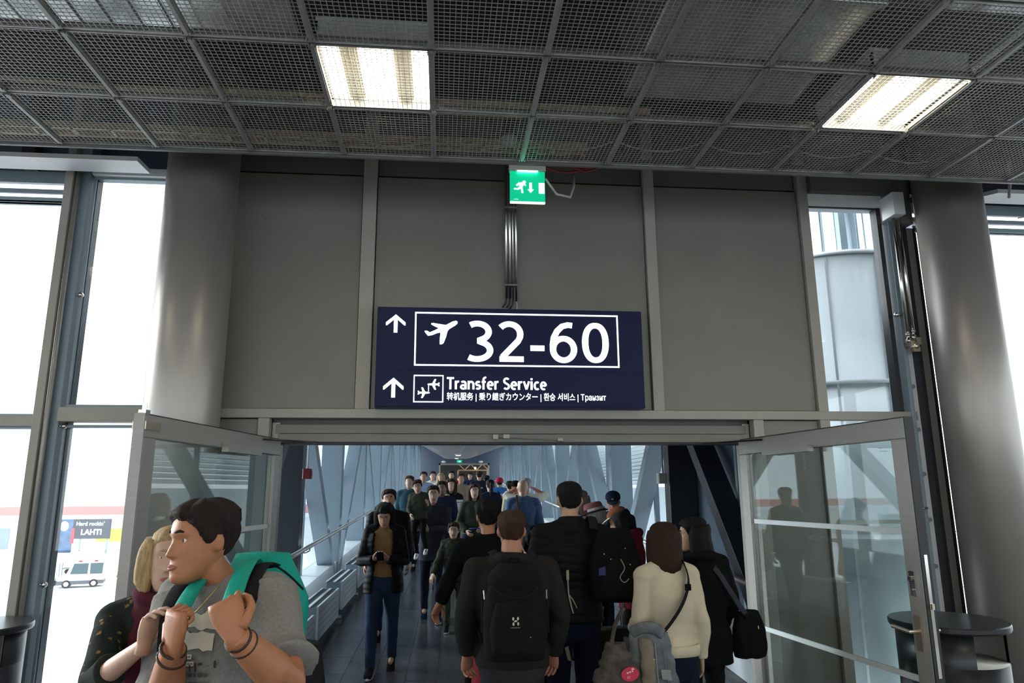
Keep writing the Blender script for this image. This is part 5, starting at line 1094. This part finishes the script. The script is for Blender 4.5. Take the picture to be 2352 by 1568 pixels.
# ---------------------------------------------------------------- 5 tall man
p5 = fig('tall person in a black quilted jacket with short black hair, seen from behind', 0.865, 4.85, 1.825, 2, 'm', skin='warm', wide=1.06, arms={'R': ((.27, .02, 1.17), (.24, .17, .98)), 'L': ((-.255, -.02, 1.13), (-.24, .06, .90))}, head=(-.10, .05, 0), hair=('short', 'black', .013), top=dict(m=C['shell'], off=.022, hem=.84, collar=.07, puffer=True, amp=.006, pitch=.05), bottom=('jeans', C['navyt']), shoes=C['blackshoe'], vox=.009, seed=23, walk=.13)
b5 = worn('backpack', p5, 'bulging black backpack slung on the tall person with black hair', 'backpack')
superbox(.225, -.235, 1.05, 1.47, .158, .125, 2.4, 32, .66, 14).build('main_compartment', C['black'], b5, True); superbox(.24, -.325, 1.07, 1.30, .12, .05, 2.4, 24, .85, 8).build('front_pocket', C['black2'], b5, True); superbox(.37, -.23, 1.08, 1.26, .035, .08, 3, 16, .8, 6).build('side_pocket', C['black2'], b5, True)
strap(smoothpath([(.12, -.14, 1.46), (.13, -.08, 1.515), (.135, 0, 1.525), (.15, .11, 1.42), (.20, .10, 1.20)]), .06, .014, (0, -1, .4)).build('shoulder_strap', C['strapb'], b5, True)
MB().tube(smoothpath([(.215, -.392, 1.30), (.235, -.397, 1.25), (.205, -.40, 1.20), (.23, -.40, 1.17), (.26, -.395, 1.19)]), .003, 6).build('white_cord', mat('pale_cord', (.35, .33, .3, 1), .6), b5, True)
for x_, z_ in ((.12, 1.33), (.16, 1.30), (.27, 1.27), (.31, 1.22), (.25, 1.36)): MB().sphere((x_, -.395 if z_ < 1.3 else -.372, z_), .0045, 5).build('metal_stud', C['zip'], b5)
MB().prism([(.085, 1.21), (.125, 1.21), (.125, 1.26), (.085, 1.25)], -.378, -.372, 'y').build('blue_patch', mat('patch_blue', (.01, .015, .12, 1), .6), b5)
# ---------------------------------------------------------------- 12 short person between
p12 = fig('short person with tousled black hair half hidden between the two black backpacks', 0.68, 5.55, 1.45, 0, 'f', skin='warm', hair=('short', 'black', .035), top=dict(m=C['shell'], off=.03, hem=.70, collar=.04, puffer=True, amp=.010, pitch=.07), bottom=('slim', C['black2']), shoes=C['blackshoe'], vox=.012, seed=24)
tgx = empty('luggage_tag', (0.80, 4.62, 1.02), label='pale luggage tag on cords hanging between the black backpacks', cat='tag')
MB().tube(smoothpath([(0, 0, .22), (.004, 0, .12), (.015, -.005, .06), (.03, 0, .0)]), .0045, 6).build('cord', mat('beige_cord', (.40, .33, .25, 1), .7), tgx, True); MB().tube(smoothpath([(.006, 0, .11), (.03, -.004, .08), (.055, 0, .03)]), .0035, 6).build('cord', mat('beige_cord', (.40, .33, .25, 1), .7), tgx, True)
MB().box(-.008, .008, -.003, .003, .20, .26).build('clip', mat('beige_cord', (.40, .33, .25, 1), .7), tgx); MB().hexa([(-.012, -.002, -.27), (.012, -.002, -.28), (.012, .002, -.28), (-.012, .002, -.27), (-.028, -.002, -.20), (-.006, -.002, -.19), (-.006, .002, -.19), (-.028, .002, -.20)]).build('paper_tag', mat('olive_paper', (.16, .145, .085, 1), .7), tgx)
# ---------------------------------------------------------------- 6 woman in the cream sweater
p6 = fig('person in a cream sweatshirt with a dark brown bob and a black cross-body strap', 1.33, 4.25, 1.575, 6, 'f', skin='warm', lean=.04, wide=.96, shoulder=1.02, head=(-.08, .06, .06), arms={'L': ((-.215, -.02, 1.15), (-.17, .20, 1.07)), 'R': ((.210, -.03, 1.14), (.222, .03, .90))}, hair=('bob', 'auburn', .022, .215), top=dict(m=C['cream'], off=.018, hem=.95, flare=.10, rib=True, amp=.009, name='sweatshirt'), bottom=('slim', C['navyt']), shoes=C['blackshoe'], vox=.008, seed=31, hands={'R': dict(n=(-1, .2, 0), curl=.3)})
b6 = worn('shoulder_strap', p6, 'black strap running diagonally over the cream sweatshirt', 'strap')
strap(smoothpath([(.02, .10, 1.43), (.085, .04, 1.512), (.098, -.04, 1.508), (.085, -.135, 1.40), (.03, -.165, 1.28), (-.06, -.165, 1.16), (-.145, -.12, 1.06), (-.205, -.02, 1.0)]), .058, .008, (0, -1, .3)).build('webbing', C['strapb'], b6, True); MB().box(.045, .085, -.172, -.158, 1.345, 1.385).build('buckle', C['black'], b6, bevel=.004)
dj = empty('denim_jacket', (1.13, 4.11, .57), label='washed grey denim jacket hanging over the arm of the cream sweatshirt', cat='jacket')
g = MB()
for a in (((-.02, 0, .44), (-.05, -.03, .30), (-.07, -.04, .15), (-.06, -.03, .0)), ((.04, .0, .44), (.03, -.05, .28), (.05, -.05, .12), (.03, -.03, -.02)), ((.09, 0, .42), (.11, -.03, .28), (.13, -.04, .15), (.17, -.02, .03))): g.tube(smoothpath(a), [(.055, .030)]*19, 12, up=(0, 1, 0))
g.sphere((.03, .03, .43), .075, 8, sc=(1.3, .9, .5)); 
dj_b = bake(g, .009, 'body', C['lightdenim'], 3, .5, folds(3, .012, 40)); inst('body', dj_b, dj)
g = MB().tube(smoothpath([(.0, -.05, .40), (-.005, -.09, .27), (.0, -.09, .12), (.012, -.085, -.06)]), [(.042, .028)]*19, 12, up=(0, 1, 0)); inst('lining', bake(g, .008, 'lining', C['taupe'], 3, .5, folds(8, .008, 40)), dj)
g = MB().tube(smoothpath([(-.08, .0, .40), (-.12, -.02, .28), (-.15, -.02, .20)]), [(.035, .02)]*13, 12, up=(0, 1, 0)); inst('sleeve', bake(g, .008, 'sleeve', cm('dark_lining', .05, .05, .055), 3, .5, folds(6, .008, 40)), dj)
MB().tube(smoothpath([(.085, -.078, .36), (.10, -.088, .22), (.115, -.088, .08)]), .004, 6).build('seam', C['lightdenim'], dj, True)
MB().tube(smoothpath([(.045, -.070, .38), (.045, -.094, .24), (.062, -.094, .05)]), .0035, 6).build('seam', cm('pale_denim', .26, .27, .28, bump=.4), dj, True)
MB().hexa([(.07, -.096, .20), (.125, -.092, .19), (.125, -.086, .19), (.07, -.090, .20), (.065, -.096, .25), (.12, -.092, .245), (.12, -.086, .245), (.065, -.090, .25)]).build('pocket_flap', cm('pale_denim', .26, .27, .28, bump=.4), dj, bevel=.002)
for z_ in (.30, .20, .10): MB().sphere((.030, -.092, z_), .006, 6).build('button', C['brass'] if 'brass' in C else M['brass'], dj)
MB().tube(smoothpath([(-.07, -.03, .43), (-.02, -.07, .46), (.05, -.075, .455), (.10, -.04, .42)]), [(.030, .012)]*19, 10, up=(0, -1, .3)).build('collar', C['lightdenim'], dj, True)
fb_ = empty('fur_bag', (0.955, 4.02, .56), label='grey brown fluffy bag with a round red tag below the denim jacket', cat='bag')
inst('body', bake(superbox(0, 0, 0, .40, .13, .09, 2.6, 24, .45, 10), .010, 'body', C['fur'], 2, .5, folds(2, .014, 60)), fb_)
MB().tube(smoothpath([(-.03, 0, .38), (.0, 0, .50), (.05, .0, .58)]), .012, 8).build('handle', C['fur'], fb_, True)
tg_ = MB().prism([(.048*math.cos(a), .048*math.sin(a)*.72) for a in np.linspace(0, 2*PI, 33)[:-1]], -.003, .003, 'y').build('red_tag', C['tagr'], fb_); tg_.location = (.045, -.100, .265); tg_.rotation_euler = (0, -.15, 0)
tm_ = MB()
for k, (x_, z_, w) in enumerate(((-.018, .004, .010), (-.004, .006, .010), (.010, .008, .008), (-.02, -.012, .02), (-.02, -.019, .016))): tm_.box(x_, x_+w, -.0036, -.003, z_, z_+(.008 if k < 3 else .002))
tm_.prism([(.018+.008*math.cos(a), .022+.005*math.sin(a)) for a in np.linspace(0, 2*PI, 13)[:-1]], -.0036, -.003, 'y')
tm_.build('tag_print', mat('tag_white', (.75, .5, .5, 1), .5), tg_)
# ---------------------------------------------------------------- 7 woman in the black hooded jacket at right
p7 = fig('person in a black hooded jacket, long black hair, beside the right door leaf', 1.70, 4.74, 1.585, 4, 'f', skin='warm', head=(1.15, .08, 0), wide=1.12, arms={'R': ((.24, .0, 1.14), (.23, .16, .98))}, hair=('long', 'black', .022, .26), top=dict(m=C['black'], off=.024, hem=.76, hood=True, amp=.010), bottom=('slim', C['black2']), shoes=C['blackshoe'], vox=.009, seed=32, eyes=True, walk=.1)
b7 = worn('shoulder_bag', p7, 'black slouchy shoulder bag hanging at the right door leaf', 'bag')
inst('body', bake(superbox(.305, -.10, .80, 1.115, .120, .075, 3, 24, .68, 10), .010, 'body', C['black'], 2, .5, folds(12, .010, 30)), b7)
strap(smoothpath([(-.02, -.06, 1.49), (.06, -.155, 1.40), (.13, -.185, 1.28), (.20, -.18, 1.17), (.27, -.15, 1.09)]), .040, .008, (0, -1, .3)).build('strap', C['strapg'], b7, True); MB().box(.255, .285, -.162, -.15, 1.07, 1.10).build('buckle', C['black2'], b7); MB().tube([(.335, -.182, 1.02), (.337, -.184, 1.0)], .004, 6).build('zip_pull', C['gold'], b7)
# ---------------------------------------------------------------- 8-11 group by the right tunnel wall
p8 = fig('person in a navy baseball cap looking down, facing the doorway by the right tunnel wall', 1.96, 8.15, 1.675, 172, 'm', z0=FLZ(8.15), skin='ruddy', head=(-.15, .35, 0), hair=('short', 'grey', .010), hat=('cap', C['navy'], cm('cap_brim_navy', .05, .055, .085)), top=dict(m=C['navy'], off=.02, hem=.82, collar=.05), bottom=('jeans', C['darkjean']), shoes=C['blackshoe'], vox=.012, eyes=True, seed=41, arms={'R': ((.24, .05, 1.14), (.10, .28, 1.12)), 'L': ((-.24, .05, 1.14), (-.10, .28, 1.12))})
MB().prism([(-.012, .0), (.012, 0), (.012, .012), (-.012, .012)], 0, .003, 'y').build('cap_badge', lw, p8['root']).location = p8['s']*(p8['HX']@V3((0, .112, .078)))
p9 = fig('person in a dusky pink brimmed hat beside the navy capped person', 1.54, 7.05, 1.605, 60, 'f', z0=FLZ(7.05), skin='pale', head=(0, .25, 0), hair=('bob', 'grey', .012, .13), hat=('bucket', C['plum'], cm('hat_band_dark', .03, .012, .014)), top=dict(m=C['black'], off=.02, hem=.80, collar=.03), bottom=('jeans', C['black2']), shoes=C['blackshoe'], vox=.014, eyes=True, seed=42)
p10 = fig('person in a rust coloured cap and a dark red hooded top', 1.715, 6.5, 1.605, 52, 'm', z0=FLZ(6.5), skin='warm', lean=.10, head=(.35, .35, 0), hair=('bob', 'black', .012, .12), hat=('cap', C['rust'], C['white']), top=dict(m=C['wine'], off=.024, hem=.80, hood=True, amp=.009), bottom=('jeans', C['black2']), shoes=C['blackshoe'], vox=.011, eyes=True, seed=43, arms={'R': ((.25, .06, 1.15), (.12, .30, 1.15)), 'L': ((-.24, .06, 1.15), (-.10, .30, 1.15))})
p11 = fig('blond person in a pale scarf half hidden behind the tall black haired person', 1.47, 7.65, 1.70, -25, 'f', z0=FLZ(7.65), skin='pale', hair=('bob', 'ash', .022, .20), top=dict(m=C['tan2'], off=.018, hem=.80, collar=.05), bottom=('jeans', C['darkjean']), shoes=C['blackshoe'], vox=.014, seed=44)
p11['put']('scarf', bake(MB().tube([p11['NK']+V3((.085*math.cos(a), .085*math.sin(a), .01*math.sin(2*a))) for a in np.linspace(0, 2*PI, 21)], .03, 10), .012, 'scarf', C['white'], 2, .5, folds(7, .006, 40)))
# ---------------------------------------------------------------- 13 woman with the phone and 14 behind her
def walker(label, x, Y, h, face, **k): return fig(label, x, Y, h, face, z0=FLZ(Y), **k)
p13 = walker('person in an open black padded jacket and jeans looking down at a phone', -0.565, 7.45, 1.62, 178, sex='f', skin='warm', head=(0, .55, 0), lean=.03, arms={'R': ((.235, .08, 1.12), (.065, .285, 1.165)), 'L': ((-.235, .08, 1.12), (-.06, .285, 1.165))}, hands={'R': dict(d=(-.5, .45, .2), n=(-.2, -.1, .9), curl=.75, tc=.6), 'L': dict(d=(.5, .45, .2), n=(.2, -.1, .9), curl=.75, tc=.6)}, hair=('long', 'black', .024, .20), inner=dict(m=C['mustard'], off=.006, hem=.86), top=dict(m=C['shell'], off=.020, hem=.80, open=.50, puffer=True, amp=.008, pitch=.06), bottom=('jeans', C['jeans']), shoes=C['blackshoe'], sole=C['white'], vox=.010, eyes=True, seed=51, walk=.15)
ph = worn('phone', p13, 'dark mobile phone held by the person in the open black jacket', 'phone')
o = MB().cbox(-.037, .037, -.075, .075, -.0045, .0045, .008).build('case', C['phone'], ph, bevel=.001); o.location = (0, .375, 1.20); o.rotation_euler = (.65, 0, 0)
o2 = MB().box(-.033, .033, -.069, .069, .0045, .0052).build('screen', mat('phone_screen', (.02, .02, .025, 1), .08), o); o3 = MB().cbox(-.032, -.012, .045, .068, -.006, -.0045, .004).build('camera_bump', C['black2'], o)
p14 = walker('person in black and blue jeans just behind the phone holder', -0.615, 8.6, 1.69, 182, sex='m', skin='warm', hair=('short', 'darkbrown', .018), top=dict(m=C['shell'], off=.024, hem=.80, collar=.05, puffer=True, amp=.008), bottom=('jeans', C['jeans']), shoes=C['blackshoe'], vox=.012, eyes=True, seed=52, walk=-.14)
# ---------------------------------------------------------------- 15 man carrying a child, 16 boy, 17 woman in olive
p15 = walker('person in a slate hooded top carrying a child on one arm', -0.115, 9.75, 1.70, 180, sex='m', skin='pale', head=(.05, .05, 0), arms={'R': ((.32, .06, 1.15), (.20, .33, 1.19)), 'L': ((-.20, .13, 1.16), (.06, .36, 1.18))}, hands={'R': dict(d=(-.8, .3, .35), n=(-.3, -.8, -.2), curl=.8, tc=.6), 'L': dict(d=(.75, .25, .3), n=(.2, -.8, .2), curl=.8, tc=.6)}, hair=('short', 'darkbrown', .016), top=dict(m=C['greyhood'], off=.022, hem=.76, hood=True, amp=.008), bottom=('jeans', C['darkjean']), shoes=C['navyshoe'], sole=C['white'], vox=.011, eyes=True, seed=53, walk=-.16)
ck = fig('small child in an olive jacket with white shoes, carried in the slate hooded arms', -0.285, 9.46, 0.98, 172, 'c', z0=0.93, skin='pale', legs={'R': ((.08, .22, .62), (.0, .24, .17), -.3), 'L': ((-.13, .24, .66), (-.22, .30, .27), -.3)}, head=(.1, .1, .12), side=.06, arms={'R': ((.23, .05, 1.12), (.16, .22, 1.0)), 'L': ((-.22, .0, 1.14), (-.22, .10, 1.22))}, hair=('short', 'brown', .022), top=dict(m=C['olive'], off=.03, hem=.84, amp=.010, hood=True), bottom=('jeans', C['black2']), shoes=C['sock'], vox=.016, eyes=True, seed=54)
p16 = walker('child in a dark green camouflage outfit walking beside the slate hooded person', 0.155, 9.15, 1.25, 176, sex='c', skin='pale', arms={'R': ((.26, .05, 1.14), (.33, .14, .93)), 'L': ((-.24, -.02, 1.12), (-.24, .04, .90))}, hands={'R': dict(n=(-.6, -.7, 0), curl=.3, spread=.3)}, hair=('short', 'brown', .02), top=dict(m=C['camo'], off=.024, hem=.80, amp=.008), bottom=('jeans', C['camo']), shoes=C['blackshoe'], sole=C['white'], vox=.012, eyes=True, seed=55, walk=.14)
p17 = walker('person in an olive jacket with long brown hair and a waist bag', 0.50, 11.2, 1.68, 184, sex='f', skin='pale', arms={'R': ((.25, .03, 1.14), (.14, .18, 1.02)), 'L': ((-.25, .03, 1.14), (-.12, .18, 1.06))}, hair=('long', 'brown', .022, .26), top=dict(m=C['olive'], off=.020, hem=.92, amp=.008), bottom=('loose', C['navyt']), shoes=C['blackshoe'], vox=.013, eyes=True, seed=56, walk=.1)
wb = worn('waist_bag', p17, 'small waist bag with a blue edge on the olive jacketed person', 'bag')
superbox(0, .155, .955, 1.075, .12, .045, 3, 20, .9, 6).build('pouch', C['olive'], wb, True); MB().tube([(-.10, .195, 1.062), (0, .208, 1.066), (.10, .195, 1.062)], .007, 6).build('blue_zip', mat('zip_blue', (.03, .09, .5, 1), .5), wb, True); MB().tube([(.19*math.cos(a), .02+.15*math.sin(a), 1.02) for a in np.linspace(.9, 2*PI-.9+PI*0, 20)], .012, 6).build('belt', C['black'], wb, True)
# ---------------------------------------------------------------- far crowd coming towards the camera
far = dict(vox=.018)
walker('person in a dark navy top with a pale banded sleeve beyond the slate hooded person', 0.0, 12.1, 1.70, 180, sex='m', skin='dark', hair=('short', 'black', .016), top=dict(m=C['navy'], off=.018, hem=.80, sleeve=.6), bottom=('jeans', C['navyt']), shoes=C['blackshoe'], seed=61, walk=.12, arms={'L': ((-.25, .0, 1.12), (-.25, .06, .88))}, **far)
p18 = walker('person in a dark coat and beige scarf holding a white sheet of paper', 0.165, 13.1, 1.72, 180, sex='f', skin='pale', hair=('bob', 'brown', .02, .18), top=dict(m=C['black2'], off=.022, hem=.55), bottom=('slim', C['black2']), shoes=C['blackshoe'], seed=62, arms={'L': ((-.24, .08, 1.14), (-.14, .27, 1.20))}, **far)
p18['put']('scarf', bake(MB().tube([p18['NK']+V3(p) for p in ((.06, .07, .0), (.05, .12, -.1), (.05, .13, -.3))], [(.05, .03)]*3, 10), .015, 'scarf', C['tan2'], 2))
pp = worn('paper', p18, 'white sheet of paper held up in the crowd by the beige scarf', 'paper'); o = MB().box(-.22, -.06, .335, .338, 1.17, 1.38).build('sheet', C['white'], pp); MB().box(-.20, -.09, .338, .339, 1.33, 1.34).build('printed_line', C['char'], pp)
for lab, x, Y, h, m, hair, sx, sd in (('person in a dark teal coat by the left handrail, far down the tunnel', -.62, 14.0, 1.76, 'tealcoat', ('short', 'brown', .016), 'm', 63), ('person in a light blue shirt in the far crowd, nearest the left wall', -.44, 17.4, 1.80, 'ltblue', ('short', 'brown', .016), 'm', 64),
     ('person in white in the far crowd, behind the light blue shirt', -.26, 20.0, 1.78, 'white', ('short', 'darkbrown', .018), 'm', 65), ('person in a beige top in the middle of the far crowd', -.03, 19.6, 1.74, 'beige', ('long', 'blond', .02, .2), 'f', 66), ('person in a red top in the far crowd', .27, 21.0, 1.78, 'redhat', ('short', 'black', .016), 'm', 67),
     ('person in a sand coloured top at the right of the oncoming far crowd', .44, 17.0, 1.76, 'tan2', ('short', 'brown', .016), 'm', 68), ('person in dark navy facing the camera, far behind beside the navy polo', .97, 25.0, 1.68, 'navy', ('short', 'black', .016), 'm', 69)):
    walker(lab, x, Y, h, 180+(sd % 3-1)*8, sex=sx, skin='pale' if sd % 2 else 'warm', hair=hair, top=dict(m=C[m], off=.018, hem=.82), bottom=('jeans', C['darkjean'] if sd % 2 else C['jeans']), shoes=C['blackshoe'], seed=sd, walk=.13 if sd % 2 else -.13, **far)
# ---------------------------------------------------------------- far crowd walking away along the right
pq = walker('person in a navy polo shirt with pale lettering on the back', 1.02, 19.8, 1.79, 2, sex='m', skin='pale', hair=('short', 'auburn', .016), top=dict(m=C['navy'], off=.02, hem=.82, sleeve=.5), bottom=('jeans', C['navyt']), shoes=C['blackshoe'], seed=71, walk=.1, **far)
lt_ = MB(); x = -.09
for k in range(7): lt_.box(x, x+.018, -.1505, -.148, 1.30, 1.335); x += .026
lt_.build('back_lettering', lw, pq['root']).location.z = .02
pt = walker('person in a dark blue dress with a long brown ponytail', 0.935, 14.0, 1.68, 6, sex='f', skin='pale', hair=('pony', 'darkbrown', .018, .26), top=dict(m=C['navy'], off=.02, hem=.62, sleeve=.95, flare=.08, name='dress'), bottom=('slim', C['navyt']), shoes=C['blackshoe'], seed=72, walk=.1, arms={'R': ((.26, .02, 1.16), (.33, .10, 1.0))}, **far)
walker('person with black hair far behind the ponytail', 1.26, 20.4, 1.66, 0, sex='m', hair=('short', 'black', .018), top=dict(m=C['char'], off=.02), bottom=('jeans', C['black2']), shoes=C['blackshoe'], seed=73, **far)
pb_ = walker('person in a red knitted hat and bright blue padded jacket', 1.34, 16.8, 1.66, 4, sex='m', skin='pale', hair=('short', 'brown', .010), hat=('beanie', C['redhat'], C['redhat']), top=dict(m=C['blue'], off=.03, hem=.80, puffer=True, amp=.012, pitch=.07, collar=.05), bottom=('jeans', C['black2']), shoes=C['blackshoe'], seed=74, walk=.1, **far)
b_ = worn('shoulder_bag', pb_, 'green and black shoulder bag on the bright blue padded jacket', 'bag'); superbox(.16, -.15, .88, 1.10, .12, .06, 3, 20, .9, 6).build('body', C['olive'], b_, True); strap(smoothpath([(-.10, -.05, 1.50), (-.02, -.18, 1.36), (.10, -.20, 1.18), (.16, -.17, 1.08)]), .03, .008, (0, -1, 0)).build('strap', C['strapb'], b_, True)
walker('person in a pink and white checked shirt with short dark hair', 1.405, 14.9, 1.63, 3, sex='m', skin='pale', hair=('short', 'darkbrown', .016), top=dict(m=C['plaid'], off=.018, hem=.82), bottom=('jeans', C['darkjean']), shoes=C['blackshoe'], seed=75, walk=-.1, **far)
pyb = walker('person in a black knitted hat and pale yellow shirt', 1.40, 13.7, 1.66, 5, sex='m', skin='ruddy', hair=None, hat=('beanie', C['black2'], C['black2']), top=dict(m=C['yellow'], off=.02, hem=.82, sleeve=.5), bottom=('jeans', C['navyt']), shoes=C['blackshoe'], seed=76, walk=.1, **far)
pbd = walker('bald person in a blue denim shirt with a leather bag strap', 1.19, 10.6, 1.75, 2, sex='m', skin='pale', wide=1.1, hair=None, top=dict(m=C['denimshirt'], off=.024, hem=.80, amp=.010, collar=.04), bottom=('jeans', C['black2']), shoes=C['blackshoe'], seed=77, walk=.1, vox=.012)
b_ = worn('camera_bag', pbd, 'grey camera bag on a brown leather strap at the bald person in denim', 'bag'); inst('body', bake(superbox(.215, -.13, .85, 1.07, .15, .09, 3, 22, .8, 8), .012, 'body', cm('bag_grey', .20, .22, .25), 2), b_); superbox(.215, -.13, 1.04, 1.10, .14, .085, 3, 20, .8, 4).build('flap', C['black2'], b_, True); superbox(.235, -.215, .87, .98, .08, .03, 3, 16, .9, 5).build('front_pocket', cm('bag_pale', .42, .46, .5), b_, True)
strap(smoothpath([(-.09, .0, 1.535), (-.10, -.09, 1.50), (-.085, -.165, 1.36), (-.055, -.178, 1.22), (.05, -.175, 1.10), (.14, -.165, 1.05)]), .032, .009, (0, -1, .2)).build('strap', C['brown'], b_, True); MB().sphere((-.075, -.178, 1.27), .012, 6).build('strap_ring', lw, b_)
walker('grey haired person in a pale shirt raising both hands to the head', 1.415, 12.1, 1.74, 3, sex='m', skin='ruddy', hair=('short', 'grey', .020), top=dict(m=C['beige'], off=.022, hem=.82, sleeve=.6), bottom=('jeans', C['darkjean']), shoes=C['blackshoe'], seed=78, vox=.014, arms={'R': ((.36, .08, 1.46), (.13, .10, 1.60)), 'L': ((-.34, .08, 1.46), (-.13, .10, 1.60))})
# ---------------------------------------------------------------- luggage on the floor
def suitcase(name, x, Y, rz, m, w, h, label, handle=True):
    o = empty(name, (x, Y, FLZ(Y)), math.radians(rz), label=label, cat='suitcase'); d = .12
    superbox(0, 0, .05, h, w/2, d, 6, 32, .98, 10).build('shell', m, o, True)
    for k in (-1, 0, 1): MB().box(k*w*.27-.01, k*w*.27+.01, -d-.006, -d+.02, .12, h-.1).build('rib', m, o, bevel=.004)
    for sx in (-1, 1):
        for sy in (-1, 1): MB().tube([(sx*w*.38-.012, sy*.07, .028), (sx*w*.38+.012, sy*.07, .028)], .028, 12).build('wheel', C['black'], o)
    if handle:
        h_ = MB().tube([(-.09, .06, h-.02), (-.09, .06, 1.0), (.09, .06, 1.0), (.09, .06, h-.02)], .009, 8); h_.build('telescopic_handle', C['zip'], o, True)
    return o
suitcase('suitcase', 0.40, 4.64, 10, C['redlug'], .40, .86, 'pinkish red suitcase between the two persons in black', False)
suitcase('suitcase', 1.34, 5.65, 10, C['black2'], .44, .74, 'black suitcase with raised handle beside the dark red hooded top')
pm = empty('fringed_charm', (1.30, 5.50, 1.02), label='bunch of white and violet ribbons above the black suitcase', cat='ribbon')
for k in range(6): MB().hexa([(-.05+.02*k, -.004, -.03), (-.04+.02*k, -.004, -.03), (-.04+.02*k, .004, -.03), (-.05+.02*k, .004, -.03), (-.035+.02*k, -.004, .03), (-.025+.02*k, -.004, .03), (-.025+.02*k, .004, .03), (-.035+.02*k, .004, .03)]).build('ribbon', C['white'] if k % 2 else mat('violet_ribbon', (.25, .2, .5, 1), .4), pm)
MB().tube([(-.09, 0, 0), (-.05, 0, .005)], .022, 8).build('yellow_knot', mat('yellow_knot', (.5, .42, .15, 1), .5), pm, True)
suitcase('suitcase', 0.78, 8.6, 5, C['black2'], .42, .66, 'black suitcase with raised handle ahead of the black haired person')
bpy.data.scenes.remove(TMP)
